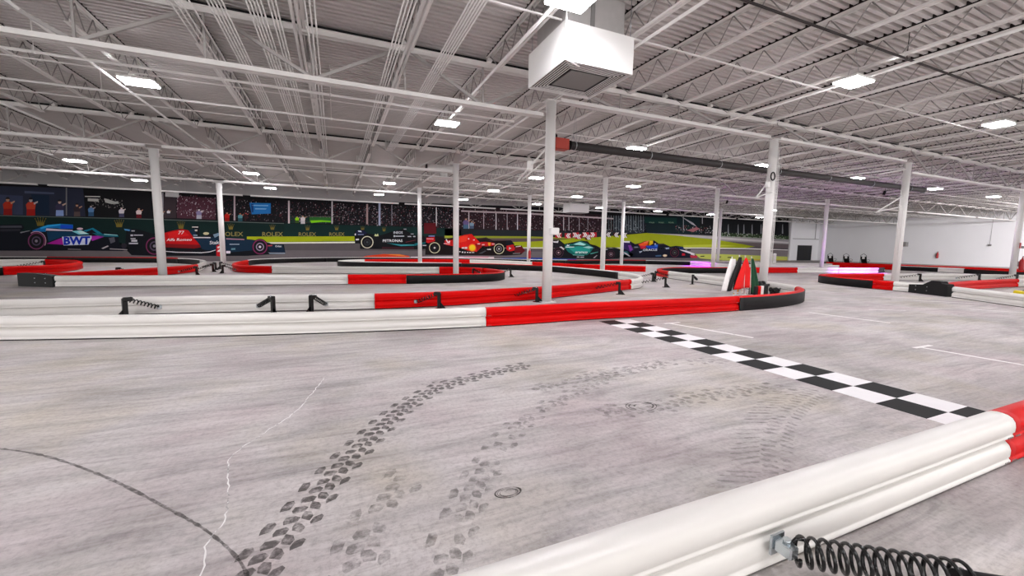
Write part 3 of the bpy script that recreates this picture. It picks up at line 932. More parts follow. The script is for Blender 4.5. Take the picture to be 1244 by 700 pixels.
# ------------------------------------------------------------------ karts
def kart(loc, rz, label, body, s=1.0):
    t = thing('go_kart', label, 'go-kart', loc, rz, None)
    q = M(); q.bbox(-0.85, 0.85, -0.33, 0.33, 0.05, 0.09, 0.01)
    for y in (-0.3, 0.3):
        q.tube([(-0.9, y, 0.09), (0.9, y * 0.8, 0.09)], 0.018, 8)
    q.build('chassis', BLACKP, t)
    q = M(); q.bbox(-0.95, -0.86, -0.6, 0.6, 0.06, 0.3, 0.03); q.bbox(0.9, 1.02, -0.5, 0.5, 0.06, 0.24, 0.03); q.build('bumper', body, t)
    q = M(); q.bbox(-0.35, 0.45, -0.62, -0.38, 0.06, 0.26, 0.04); q.bbox(-0.35, 0.45, 0.38, 0.62, 0.06, 0.26, 0.04); q.build('side_pod', body, t)
    q = M()
    rr = [(-0.1, 0.3), (-0.3, 0.36), (-0.45, 0.7), (-0.52, 0.95)]
    for k, (x, z) in enumerate(rr):
        q.v += [(x, -0.22, z), (x - 0.03, 0, z - 0.06), (x, 0.22, z), (x - 0.07, 0.22, z), (x - 0.1, 0, z - 0.06), (x - 0.07, -0.22, z)]
    for k in range(3):
        for j in range(6):
            q.face([k * 6 + j, k * 6 + (j + 1) % 6, (k + 1) * 6 + (j + 1) % 6, (k + 1) * 6 + j])
    q.face([18 + j for j in range(6)])
    q.bbox(-0.3, 0.15, -0.2, 0.2, 0.12, 0.2, 0.03)
    q.build('seat', BLACKP, t)
    q = M(); q.tube([(-0.55, -0.24, 0.3), (-0.6, -0.22, 1.05), (-0.6, 0, 1.22), (-0.6, 0.22, 1.05), (-0.55, 0.24, 0.3)], 0.022, 8); q.build('roll_hoop', BLACKM, t)
    q = M(); q.bbox(-0.62, -0.56, -0.1, 0.1, 0.72, 0.98, 0.02); q.build('number_plate', UNITM, t)
    q = M(); q.tube([(0.42 + 0.05 * math.cos(a * PI / 8), 0.14 * math.sin(a * PI / 8), 0.55 + 0.12 * math.cos(a * PI / 8)) for a in range(17)], 0.015, 6)
    q.tube([(0.42, 0, 0.55), (0.7, 0, 0.15)], 0.014, 6); q.build('steering_wheel', BLACKM, t)
    for x, rad in ((-0.6, 0.14), (0.65, 0.13)):
        for y in (-0.52, 0.52):
            q = M(); q.lathe([(rad * 0.55, -0.08), (rad * 0.95, -0.08), (rad, -0.05), (rad, 0.05), (rad * 0.95, 0.08), (rad * 0.55, 0.08)], (x, y, rad), 18, 'y')
            q.build('wheel', BLACKR, t)
    return t
kart((46.5, 25.35, 0), 0.1, 'parked black go-kart at the foot of the right wall, left of three', BLACKP)
kart((46.6, 24.0, 0), 0.1, 'parked black go-kart at the foot of the right wall, middle of three', BLACKP)
kart((46.8, 22.65, 0), 0.1, 'parked black go-kart at the foot of the right wall, right of three', BLACKP)
yk = kart((21.6, 4.9, 0), 2.4, 'yellow go-kart cut by the right edge behind the white barrier', YELLOW)

s = M(); s.bbox(-0.84, -0.64, -0.4, 0.4, 0.1, 0.6, 0.04); s.bbox(0.72, 0.88, -0.3, 0.3, 0.1, 0.56, 0.04); s.build('fairing', YELLOW, yk)

# ------------------------------------------------------------------ flags and clutter behind the near bend
FB = Vector((12.0, 9.2, 0))
t = thing('flag_stand', 'white tripod stand of cups holding the racing flags', 'flag stand', tuple(FB))
s = M()
for dx in (-0.12, 0.1, 0.28):
    s.lathe([(0.09, 0), (0.09, 0.02), (0.035, 0.03), (0.035, 0.3), (0.05, 0.31), (0.05, 0.34)], (dx, 0, 0), 14)
s.bbox(-0.2, 0.36, -0.03, 0.03, 0.08, 0.11, 0.005)
s.build('cup_rack', WHITEM, t)
def flag(x0, tipx, y, h, col, label, wbot, lean, drop, wtop=0.03):
    mt = mat('flag_' + label.split()[0], col, 0.75, noise=0.12, nscale=9)
    t = thing('racing_flag', label, 'flag', (FB.x + x0, FB.y + y, 0), 0)
    s = M(); s.tube([(0, 0, 0.06), (tipx - x0, 0, h)], 0.011, 8); s.tube([(tipx - x0, 0, h), (tipx - x0, 0, h + 0.05)], 0.018, 8); s.build('flag_pole', WHITEM, t)
    s = M()
    nu, nv = 14, 12
    for j in range(nv + 1):
        v = j / nv
        ww = wtop + wbot * (v ** 0.8)
        for i in range(nu + 1):
            u = i / nu
            x = (tipx - x0) + lean * v + (u - 0.5) * ww
            yy = 0.035 * math.sin(u * 11 + v * 2) * (0.3 + v) - 0.03
            z = h - 0.02 - drop * v - 0.08 * v * abs(u - 0.5) * (1 if v > 0.8 else 0.3) * math.sin(u * 5 + 1)
            s.v.append((x, yy, z))
    s.smooth = True
    for j in range(nv):
        for i in range(nu):
            a = j * (nu + 1) + i
            s.face([a, a + 1, a + nu + 2, a + nu + 1])
    o = s.build('flag_cloth', mt, t)
    md = o.modifiers.new('thick', 'SOLIDIFY'); md.thickness = 0.006
flag(-0.12, -0.34, 0.05, 1.2, 'f2f0ee', 'white furled racing flag at the left of the flag stand', 0.3, -0.12, 1.0, 0.22)
flag(0.0, -0.1, -0.02, 1.26, '0b0b0c', 'black racing flag hanging between the white and the red one', 0.3, -0.26, 1.06, 0.12)
flag(0.1, 0.04, -0.12, 1.24, 'e80402', 'bright red racing flag, front of the bunch', 0.74, -0.02, 0.98, 0.05)
flag(0.28, 0.22, -0.2, 1.22, '06482a', 'dark green racing flag at the right of the bunch', 0.24, 0.3, 1.08, 0.09)
flag(0.2, 0.06, 0.1, 1.08, 'f4b81a', 'yellow racing flag peeping out below the red one', 0.3, 0.02, 1.0, 0.05)
t = thing('storage_bin', 'black open storage bin of gear beside the flags, behind the barrier', 'bin', (12.98, 9.22, 0), 0.2)
s = M(); s.box(-0.3, 0.3, -0.17, 0.17, 0, 0.02)
for (a, b, c, d) in ((-0.3, 0.3, -0.17, -0.15), (-0.3, 0.3, 0.15, 0.17), (-0.3, -0.28, -0.15, 0.15), (0.28, 0.3, -0.15, 0.15)):
    s.box(a, b, c, d, 0.02, 0.34)
s.bbox(-0.33, 0.33, -0.2, -0.16, 0.28, 0.35, 0.01)
s.build('bin_body', BLACKP, t)
s = M()
for k in range(4):
    s.lathe([(0.02, 0), (0.09, 0.03), (0.1, 0.09), (0.07, 0.16), (0.02, 0.18)], (-0.2 + 0.14 * k, 0.02 * (-1) ** k, 0.26), 10)
s.build('bin_contents', BLACKR, t)
t = thing('cable_heap', 'low black heap of cable and clamps right of the black bin', 'cable heap', (13.05, 8.72, 0))
s = M()
for k in range(5):
    s.tube([((0.1 + 0.02 * k) * math.cos(a * PI / 8 + k), (0.09 + 0.01 * k) * math.sin(a * PI / 8 + k), 0.03 + 0.05 * k + 0.02 * math.sin(a * 2)) for a in range(17)], 0.025, 6)
s.build('coiled_cable', BLACKR, t)
t = thing('marker_block', 'small striped red, white and black marker board behind the curved barrier', 'marker board', (11.85, 8.42, 0), 0.1)
for k, mt in enumerate((BLACKP, REDP, UNITM)):
    s = M(); s.bbox(-0.2 + 0.15 * k, -0.06 + 0.15 * k, -0.03, 0.03, 0.0, 0.38, 0.006); s.build('stripe_panel', mt, t)

# ------------------------------------------------------------------ floor markings
t = thing('start_line', 'black and white chequered start line strip across the floor', 'start line', (4.86, 1.38, 0))
for nm, mt, par in (('black_squares', mat('tape_black', '0a0a0b', 0.7, noise=0.15, nscale=20, spec=0.25), 1), ('white_squares', mat('tape_white', 'f1eff0', 0.55, noise=0.06, nscale=9), 0)):
    s = M()
    for j in range(14):
        for i in range(2):
            if (i + j) % 2 == par:
                x0, y0 = i * 0.385, j * 0.3855
                s.box(x0, x0 + 0.385, y0, y0 + 0.3855, 0.0004, 0.0024)
    s.build(nm, mt, t)
def stripe(pts, w, label):
    s = M()
    for a, b in zip(pts[:-1], pts[1:]):
        a, b = Vector(a), Vector(b)
        n = (b - a).normalized()
        r = Vector((n.y, -n.x)) * w / 2
        a = a - n * w / 2; b = b + n * w / 2
        s.add([(q.x, q.y, zz) for zz in (0.0003, 0.002) for q in (a + r, a - r, b - r, b + r)],
              [(4, 5, 6, 7), (0, 1, 5, 4), (1, 2, 6, 5), (2, 3, 7, 6), (3, 0, 4, 7)])
    tag(s.build('grid_line', LINEM), label, 'floor line', 'white grid lines on the floor')
stripe([(6.5, 5.9), (6.1, 6.12), (6.48, 4.67)][1:] , 0.07, 'white starting grid line just right of the chequered strip')
stripe([(6.0, 6.15), (6.35, 6.15)], 0.06, 'short white tick at the top of the grid line by the chequered strip')
stripe([(8.42, 3.22), (8.5, 1.6)], 0.07, 'white grid line at the right, in front of the red foreground barrier')
stripe([(8.3, 3.25), (8.75, 3.25)], 0.06, 'short white tick at the top of the right-hand grid line')
stripe([(10.46, 6.07), (10.66, 4.65)], 0.06, 'faint white grid line in the middle of the right floor')
stripe([(12.6, 5.9), (13.3, 5.5)], 0.05, 'faint white scrap of line beside the middle grid line')
stripe([(15.9, 6.9), (17.3, 5.5)], 0.06, 'far white grid line before the black junction block')
stripe([(15.4, 5.0), (16.0, 4.2)], 0.06, 'far white grid line near the right edge')

def catm(pts, step):
    out = []
    n = 60
    fine = [cr(pts, (len(pts) - 1) * k / (n * (len(pts) - 1))) for k in range(n * (len(pts) - 1) + 1)]
    acc = step
    for a, b in zip(fine[:-1], fine[1:]):
        acc += (b - a).length
        if acc >= step:
            out.append((b, (b - a).normalized()))
            acc = 0
    return out
def treads(pts, pitch, wid, mt, label, kind='hex', skip=0.0):
    s = M()
    rnd = random.Random(len(pts) * 7 + int(pitch * 1000))
    for k, (p, tg) in enumerate(catm(pts, pitch)):
        rg = Vector((tg.y, -tg.x))
        def blk(u, v, lu, lv, sk=0.0):
            if rnd.random() < skip:
                return
            c = p + tg * u + rg * v
            q = []
            for (a, b) in ((-.5, -.28), (-.12, -.5), (.38, -.5), (.5, .1), (.2, .5), (-.35, .5)):
                a2 = a * lu * rnd.uniform(.85, 1.1); b2 = b * lv * rnd.uniform(.85, 1.1)
                w_ = c + tg * (a2 + sk * b2) + rg * b2
                q.append((w_.x, w_.y, 0.0012))
            s.poly(q)
        if kind == 'hex':
            blk(0, -wid * 0.1, pitch * .84, wid * .34, .3)
            blk(pitch * .45, wid * 0.22, pitch * .82, wid * .32, -.35)
            if k % 2 == 0:
                blk(pitch * .2, wid * 0.52, pitch * .9, wid * .25, .6)
            if k % 2:
                blk(pitch * .3, -wid * 0.48, pitch * 1.2, wid * .26, .2)
        else:
            blk(0, -wid * .4, pitch * .45, wid * .5, .9)
            blk(pitch * .5, 0, pitch * .6, wid * .28, .3)
            blk(pitch * .2, wid * .32, pitch * .55, wid * .24, -.3)
    tag(s.build('tyre_mark', mt), label, 'tyre mark', 'tyre marks on the floor')
treads([(-0.48, 1.86), (-.34, 2.15), (-.2, 2.45), (-.05, 2.78), (.18, 3.19), (.54, 3.73), (.94, 4.12), (1.46, 4.34), (2.2, 4.55)], 0.088, 0.215, TYREM, 'dark blocky tyre print curving from the lower left up the middle of the floor')
treads([(0.36, 1.6), (.5, 1.9), (.62, 2.08), (.75, 2.3), (.93, 2.52), (1.22, 2.86), (1.65, 3.2), (2.3, 3.52), (3.04, 3.85), (3.88, 4.02)], 0.095, 0.2, TYREF, 'fainter tyre print right of the dark one, running up the middle', skip=.2)
treads([(2.2, 3.0), (2.52, 2.9), (2.77, 2.87), (3.36, 2.93), (3.92, 2.89), (4.5, 2.83)], 0.1, 0.24, TYREF, 'short tyre print heading towards the chequered strip', skip=.15)
treads([(2.3, 1.55), (2.62, 1.68), (2.85, 1.85), (3.15, 2.05), (3.65, 2.3), (4.22, 2.5), (4.7, 2.62)], 0.085, 0.36, TYREF, 'wide slanted tyre print just above the white foreground barrier', 'bar', skip=.08)
treads([(1.9, 3.7), (2.24, 3.82), (2.75, 3.93), (3.23, 3.93), (4.19, 3.94), (4.8, 3.8)], 0.11, 0.22, TYREF, 'faint tyre print farthest back, left of the chequered strip', skip=.25)
treads([(0.1, 1.5), (0.05, 1.9), (0.2, 2.3), (0.4, 2.6)], 0.1, 0.24, TYREF, 'faint broken tyre print between the dark one and the fainter one', skip=.35)
def ribbon(pts, w, mt, name, label, cat, jit=0.0, seed=1):
    rnd = random.Random(seed)
    s = M()
    P_ = catm(pts, 0.035)
    for k, (p, tg) in enumerate(P_):
        rg = Vector((tg.y, -tg.x))
        ww = w * rnd.uniform(0.5, 1.3)
        off = rg * rnd.uniform(-jit, jit)
        for sd in (-1, 1):
            q = p + off + rg * sd * ww / 2
            s.v.append((q.x, q.y, 0.001))
        if k:
            s.face([2 * k - 2, 2 * k - 1, 2 * k + 1, 2 * k])
    tag(s.build(name, mt), label, cat)
ribbon([(-2.6, 4.2), (-2.25, 4.01), (-1.86, 3.73), (-1.37, 3.26), (-.93, 2.77), (-.66, 2.45), (-.46, 2.15), (-.36, 1.9)], 0.02, TYREM, 'skid_line', 'thin dark skid line crossing the lower left floor', 'skid mark')
ribbon([(-.15, 4.9), (-.21, 4.61), (-.36, 3.98), (-.51, 3.69), (-.64, 3.44), (-.71, 3.28), (-.68, 3.04), (-.61, 2.68), (-.59, 2.49), (-.63, 2.34), (-.6, 2.13), (-.62, 1.9)], 0.008, CRACKM, 'floor_crack', 'thin white crack winding down the left part of the floor', 'crack', 0.008, 3)
def smear(c, R, label, seed, mt=TYREM, ratio=0.6, n=9):
    rnd = random.Random(seed)
    s = M()
    for k in range(n):
        r0 = R * rnd.uniform(0.3, 1)
        a0 = rnd.uniform(0, 6.28)
        span = rnd.uniform(1.2, 3.5)
        wd = R * rnd.uniform(.05, .12)
        b0 = len(s.v)
        for j in range(13):
            a = a0 + span * j / 12
            for rr in (r0, r0 + wd * math.sin(PI * j / 12) + 0.001):
                s.v.append((c[0] + rr * math.cos(a), c[1] + rr * ratio * math.sin(a), 0.0014 + 0.0001 * k))
            if j:
                i = b0 + 2 * j
                s.face([i - 2, i - 1, i + 1, i])
    tag(s.build('rubber_smear', mt), label, 'rubber smear')
smear((0.93, 2.16), 0.085, 'small dark swirled rubber smear near the bottom centre', 2, n=18)
smear((2.62, 2.95), 0.17, 'dark rubber scuff where the short tyre print starts', 5, ratio=.7, n=7)
smear((1.05, 4.3), 0.3, 'dark rubber scuff in the middle of the dark tyre print', 8, TYREF, .35, 7)

# ------------------------------------------------------------------ printed racing mural on the back wall
YM = YB - 0.02
def wallpt(px, py, layer=0):
    """measured photo point -> point on the plane of the back wall"""
    d = FW + RT * (px - 622) / FPX - UP * (py - 350) / FPX
    k = (YM - CAM.y) / d.y
    p = CAM + d * k
    return (p.x, YM - 0.006 * layer, p.z)
INK = {}
def ink(c):
    if c not in INK:
        INK[c] = mat('print_' + c, c, 0.75, noise=0.12, nscale=2.2, spec=0.2)
    return INK[c]
MUR = thing('racing_mural', 'huge printed mural of racing cars and grandstands along the back wall', 'mural', (0, YM, 0))
class PX(M):
    def __init__(s, ox=0, oy=0, sc=1.0):
        super().__init__()
        s.t = (ox, oy, sc)
    def g(s, x, y, layer):
        p = wallpt(s.t[0] + x / s.t[2], s.t[1] + y / s.t[2], layer)
        return (p[0], p[1] - YM, p[2])
    def pg(s, c, layer, *pts):
        s.use(ink(c)); s.poly([s.g(x, y, layer) for x, y in pts]); return s
    def el(s, c, layer, x, y, rx, ry=None, n=24):
        ry = ry or rx
        return s.pg(c, layer, *[(x + rx * math.cos(2 * PI * k / n), y + ry * math.sin(2 * PI * k / n)) for k in range(n)])
    def ring(s, c, layer, x, y, r0, r1, n=28, a0=0, a1=2 * PI, q=1.0):
        s.use(ink(c))
        for k in range(n):
            a, b = a0 + (a1 - a0) * k / n, a0 + (a1 - a0) * (k + 1) / n
            s.poly([s.g(x + r * math.cos(t), y + r * q * math.sin(t), layer) for r, t in ((r0, a), (r1, a), (r1, b), (r0, b))])
        return s
FONTC = {}
def lettering(parent, txt, c, layer, ox, oy, sc, x0, x1, yb0, yb1, h, name='lettering', shear=0.0, bold=0.012):
    cu = bpy.data.curves.new('f', 'FONT')
    cu.body = txt
    cu.resolution_u = 2
    cu.offset = bold
    o = bpy.data.objects.new('f', cu)
    COL.objects.link(o)
    dg = bpy.context.evaluated_depsgraph_get()
    me = bpy.data.meshes.new_from_object(o.evaluated_get(dg))
    bpy.data.objects.remove(o); bpy.data.curves.remove(cu)
    xs = [v.co.x for v in me.vertices]; ys_ = [v.co.y for v in me.vertices]
    a, b, c0, d = min(xs), max(xs), min(ys_), max(ys_)
    q = PX(ox, oy, sc)
    for v in me.vertices:
        u = (v.co.x - a) / (b - a); w_ = (v.co.y - c0) / (d - c0)
        v.co = q.g(x0 + (x1 - x0) * u + shear * w_ * h, yb0 + (yb1 - yb0) * u - h * w_, layer)
    me.name = name
    me.materials.clear(); me.materials.append(ink(c))
    o = bpy.data.objects.new(name, me); COL.objects.link(o); o.parent = parent
    return o

# scenery print
s = PX()
BX = [(-70, 190), (1010, 190), (1010, 325), (-70, 325)]
s.pg('141318', 0, (-40, 219), (180, 231), (405, 243), (640, 251), (958, 260), (958, 320), (-40, 320))
s.pg('2b2f42', 1, (-40, 225), (101, 229), (104, 263), (-40, 261))
s.pg('16283f', 2, (38, 236), (60, 237), (60, 262), (38, 261))
s.pg('39405a', 2, (-10, 236), (28, 238), (28, 261), (-10, 260))
s.pg('4a526c', 3, (30, 232), (66, 234), (66, 236), (30, 235))
s.pg('4f2b38', 2, (215, 238), (262, 241), (262, 267), (215, 265))
s.pg('3a3035', 2, (196, 236), (214, 237), (214, 265), (196, 265))
s.pg('17342c', 2, (350, 262), (403, 263), (403, 272), (350, 271))
# upper band on the right
s.pg('2a1a20', 2, (560, 250), (745, 262), (745, 281), (540, 279))
s.pg('2a3038', 2, (735, 262), (785, 264), (785, 284), (735, 283))
s.pg('0c2228', 2, (783, 262), (850, 264), (850, 285), (783, 284))
s.pg('0e3a36', 3, (783, 264), (822, 265), (822, 272), (783, 271))
s.pg('14151a', 2, (850, 262), (958, 264), (958, 291), (850, 286))
s.pg('2f3f26', 3, (875, 283), (958, 287), (958, 291), (875, 287))
s.build('sky_and_buildings_print', None, MUR)
s = PX()
s.pg('0a2523', 3, (-40, 261), (170, 266), (345, 271.5), (345, 287.5), (170, 310), (-40, 310))
s.pg('0c2b28', 3, (345, 271.5), (440, 274), (560, 278), (560, 287), (430, 287.5), (345, 287.5))
s.pg('5d6a66', 4, (-40, 260.6), (170, 265.6), (345, 271.2), (345, 272), (170, 266.6), (-40, 261.6))
s.pg('22262a', 3, (540, 278), (675, 281), (760, 283), (760, 287), (690, 289), (540, 287))
hd = s.build('hoarding_print', None, MUR)
s = PX()
s.pg('5b5557', 3, (-40, 296), (300, 296), (330, 294), (430, 296), (560, 290), (958, 300), (958, 320), (-40, 320))
s.pg('6e6669', 4, (-40, 305), (320, 304), (700, 306), (958, 310), (958, 322), (-40, 322))
s.pg('a6b313', 4, (300, 287.5), (345, 287.4), (432, 287.2), (432, 293), (345, 294), (300, 294.6))
s.pg('f1f0dc', 5, (300, 294.6), (345, 294.4), (432, 293.6), (432, 295.4), (345, 296), (300, 296.2))
s.pg('8f9a2a', 4, (540, 286.4), (640, 287.2), (700, 289), (700, 290.6), (640, 289.6), (540, 289.4))
s.pg('5e4c4c', 4, (540, 289.4), (640, 289.6), (690, 291), (660, 294), (640, 296), (600, 296), (540, 294))
s.pg('a2ad18', 5, (590, 296), (625, 294), (645, 293.6), (680, 291.4), (735, 287.5), (785, 283.2), (826, 286.6), (868, 291.2), (900, 296), (917, 299.5), (905, 301.4), (851, 300.6), (830, 303), (740, 304), (640, 302), (600, 300))
s.pg('c3cb3e', 6, (830, 298), (868, 297), (895, 299), (851, 300.4), (830, 300.6))
s.pg('9a9697', 4, (785, 283), (850, 285.6), (958, 291), (958, 300), (917, 299.5), (900, 296), (868, 291.2), (826, 286.6))
s.pg('c9c3c4', 5, (800, 284), (850, 286.4), (958, 294), (958, 296), (900, 292.5), (850, 289))
s.pg('6d6163', 5, (880, 293), (958, 297), (958, 302), (915, 299.3))
s.pg('efeae8', 6, (560, 300.6), (700, 300.8), (851, 300.8), (905, 301.5), (958, 303.4), (958, 304.4), (905, 302.8), (851, 302.0), (700, 302), (560, 301.6))
s.pg('857c80', 5, (826, 303), (958, 305), (958, 312), (840, 308))
s.pg('c6cd62', 6, (844, 308.6), (880, 309), (958, 312), (958, 318.5), (900, 318.2), (850, 314))
s.pg('d8b13a', 7, (905, 315), (958, 316), (958, 318.5), (905, 318))
for x in (851, 871, 884):
    s.pg('23231e', 7, (x, 311 + (x - 851) * .04), (x + 5, 310.8 + (x - 851) * .04), (x + 4, 312 + (x - 851) * .04), (x - 1, 312 + (x - 851) * .04))
s.pg('e0401e', 7, (433, 315.5), (445, 310.8), (465, 308.8), (485, 308.8), (497, 311), (499, 315.5))
s.pg('f08d3c', 8, (468, 309), (486, 309.2), (494, 311.4), (484, 310.8))
s.pg('e4ced4', 7, (499, 312), (540, 311.5), (600, 312), (600, 316), (499, 316))
s.pg('d99aa8', 8, (560, 311.5), (595, 311.7), (592, 313.4), (565, 313))
s.pg('1c3f94', 8, (596, 316), (612, 313.4), (640, 312.8), (700, 314.5), (700, 318.5), (596, 318.5))
s.build('track_print', None, MUR)

# grandstand crowd specks
s = M()
rnd = random.Random(11)
def crowd(x0, x1, yt0, yt1, yb0, yb1, n, cols, sz=(0.5, 1.2)):
    for _ in range(n):
        u = rnd.random(); x = x0 + (x1 - x0) * u
        ya = yt0 + (yt1 - yt0) * u; yb = yb0 + (yb1 - yb0) * u
        y = ya + (yb - ya) * rnd.random()
        a = rnd.uniform(*sz); b = rnd.uniform(*sz)
        s.use(ink(rnd.choice(cols)))
        q = []
        for dx, dy in ((-a, 0), (0, -b * 1.6), (a * .8, -b * .2), (0.1, b * 1.4)):
            p = wallpt(x + dx * .6, y + dy * .6, 4)
            q.append((p[0], p[1] - YM, p[2]))
        s.poly(q)
dkc = ['3d2b33', '2c2c38', '52404a', '5d4a54', '1c1a20', '5a2430', '7d7076', '4e4048', '1c1a20', '45202a', '34424e', '25222c', '2f2630', 'b3a6ac', '6a3038']
crowd(112, 150, 241, 243, 251, 254, 60, ['b8b4b0', '8e8a88', '3a3638'])
crowd(215, 262, 236, 240, 262, 265, 260, ['8a6f7c', 'a18a96', '5a3a48', 'd9ccd2', '3a2028', '6b2a3c'])
crowd(262, 350, 241, 245, 266, 270, 330, dkc)
crowd(350, 560, 245, 253, 270, 278, 1500, dkc)
crowd(400, 560, 248, 254, 268, 277, 380, ['a89da2', 'd8d2d4', '802830', '6e7888', '6a2a34', '4a3038'], (.4, .9))
crowd(560, 745, 253, 264, 278, 282, 900, ['4a2c34', '2a2226', '6b5058', '9a8a90', '1a1618', 'b5a8ac', '6a2a30'])
crowd(745, 785, 266, 268, 281, 283, 120, ['6c7880', '9aa4aa', '3a444c'])
crowd(820, 870, 274, 275, 283, 284, 120, ['c9c4c8', '8c8890', 'a05a5a', '3a3a44', '2a4a2e'])
crowd(870, 958, 282, 286, 286, 290, 150, ['8fa08a', '3a5a34', 'd0d4c8', '25301e'])
s.build('grandstand_crowd_print', None, MUR)
# poles, rails and banners of the grandstand
s = PX()
for x, ya, yb, wd, c in ((81, 228, 262, 1.6, '77767c'), (198, 234, 266, 1.6, '98939a'), (285, 238, 268, 2.0, 'b7a7ac'), (351, 244, 271.5, 2.0, 'd3c3c6'), (403.5, 244.5, 272, 1.6, 'c9c4c8'),
                        (446, 248, 272.5, 2.2, 'a88f8c'), (461, 247, 274, 2.4, 'aab2cc'), (476, 249, 274, .8, '9a98a4'), (530, 252, 275, 1.2, 'e5e2e4'), (569.5, 256, 278, .9, 'dedadc'),
                        (587.5, 257, 278, .8, 'b9b2b6'), (602.5, 257, 279, 1.0, 'e9e6e8'), (616, 258, 279, .8, 'b2abb0'), (628.5, 259, 279, 1.0, 'f0eef0'), (684.5, 264, 280, .8, 'cfc8cc'),
                        (691, 264, 280, .8, 'c3bcc0'), (703.5, 265, 280, .7, 'b2abb0'), (714, 265, 280, .7, '9a949a'), (830, 262, 280, .7, 'b4b8c0'), (853, 262, 272, .7, 'c4c8cc')):
    PX().pg(c, 5, (x - wd / 2, ya), (x + wd / 2, ya), (x + wd / 2, yb), (x - wd / 2, yb)).build('pole_print', None, MUR)
for x in range(736, 782, 3):
    s.pg('6a747c' if x % 2 else '8d969c', 5, (x, 262), (x + .7, 262), (x + .7, 280), (x, 280))
for x in (884, 896, 903, 913, 924, 950):
    s.pg('8c9096', 5, (x, 274), (x + .8, 272), (x + 1.2, 284), (x - .4, 284))
s.pg('c9b9bc', 6, (560, 255.5), (640, 258.5), (745, 265), (745, 266.6), (640, 260.6), (560, 257.4))
s.pg('b9b9c2', 6, (827, 263), (842, 271), (846, 275.5), (840, 272.6))
s.pg('b07078', 6, (834, 280), (846, 276), (850, 278), (842, 282))
s.build('grandstand_rails_print', None, MUR)
s = PX()
s.pg('2272b8', 6, (303, 246.5), (329, 247), (329, 259.5), (306, 260.5))
s.pg('79b4e0', 7, (306, 249), (326, 249.5), (326, 250.6), (306, 250.2))
s.pg('79b4e0', 7, (310, 253), (324, 253.4), (323, 254.6), (310, 254.4))
s.pg('1a3f78', 7, (305, 248), (308, 248), (308, 258), (306, 258))
s.build('blue_banner_print', None, MUR)
s = PX()
s.pg('cfcfd0', 6, (201, 233), (217.5, 234), (217.5, 240), (201, 239))
s.build('white_board_print', None, MUR)
s = PX()
s.pg('e3e2de', 6, (103.5, 238.2), (122, 238.6), (122, 239.6), (103.5, 239.2))
s.pg('b9b6b2', 6, (107, 241), (120, 241.6), (120, 245.2), (107, 244.4))
s.pg('b0b2ae', 6, (127, 241), (134, 243), (140, 245), (144, 244.6), (144, 247.6), (136, 248), (128, 246))
s.pg('7ed411', 6, (377, 268), (391, 267.6), (402, 268.6), (402, 270), (391, 269.8), (378, 271))
s.pg('2c6a2a', 5, (376, 264), (402, 264.4), (402, 270.4), (376, 270))
s.pg('5b5a54', 6, (376, 263), (415, 263), (415, 263.6), (376, 263.8))
s.pg('5e1018', 5, (515, 271), (530, 271), (530, 284), (515, 284))
s.build('paddock_clutter_print', None, MUR)
# trackside spectators
def person_print(x, y, h, top, low, skin='b98a72', dark='201a1c'):
    q = PX()
    w_ = h * 0.3
    q.pg(low, 6, (x - w_ * .8, y), (x + w_ * .8, y), (x + w_ * .75, y - h * .4), (x - w_ * .75, y - h * .4))
    q.pg(top, 7, (x - w_ * .75, y - h * .35), (x + w_ * .75, y - h * .35), (x + w_ * .9, y - h * .62), (x + w_ * .5, y - h * .74), (x - w_ * .5, y - h * .74), (x - w_ * .9, y - h * .6))
    q.pg(skin, 8, (x + w_ * .6, y - h * .6), (x + w_ * 1.3, y - h * .72), (x + w_ * 1.3, y - h * .8), (x + w_ * .5, y - h * .7))
    q.el(skin, 8, x, y - h * .86, h * .1, h * .13, 12)
    q.pg(dark, 9, *[(x + h * .12 * math.cos(a * PI / 6), y - h * .88 - h * .12 * math.sin(a * PI / 6)) for a in range(7)])
    q.build('spectator_print', None, MUR)
for a in ((10, 261.5, 22, 'b23018', '8f1714'), (38, 262, 22, 'c2402a', 'a81a16', 'b9a9a8'), (73, 262.5, 20, '3a3550', '8fa6dc', 'c9a898'), (94, 263, 16, '352c34', '5a4a4a'), (111, 262.8, 14, '5b86b8', '34587e', 'b0a4a4'),
          (148, 264, 13, 'd9d4dc', '4a4a68', 'e0d0cc'), (169, 265, 13, 'e7d5d4', '6a1420'), (196, 266, 12, 'f1eef0', 'c6c2c8'), (205, 262, 8, 'e8e6ea', '3a3640'), (242, 266, 13, '8a80a8', 'b9b6c4', 'e6dada'),
          (276, 269, 12, 'c22018', '9a1812'), (292, 269, 11, '5d98a0', '2a5560', 'c07050'), (299, 266, 8, '2a1e22', '3a1c20', 'd0504a'), (361, 271, 9, '8fd010', '3a5a20'), (368, 272, 11, 'd9d6d8', 'c4c6cc'), (566, 278, 14, '6a5a88', '4a6a86'), (573, 278, 10, '7a9ab0', '4a5a76')):
    person_print(*a)
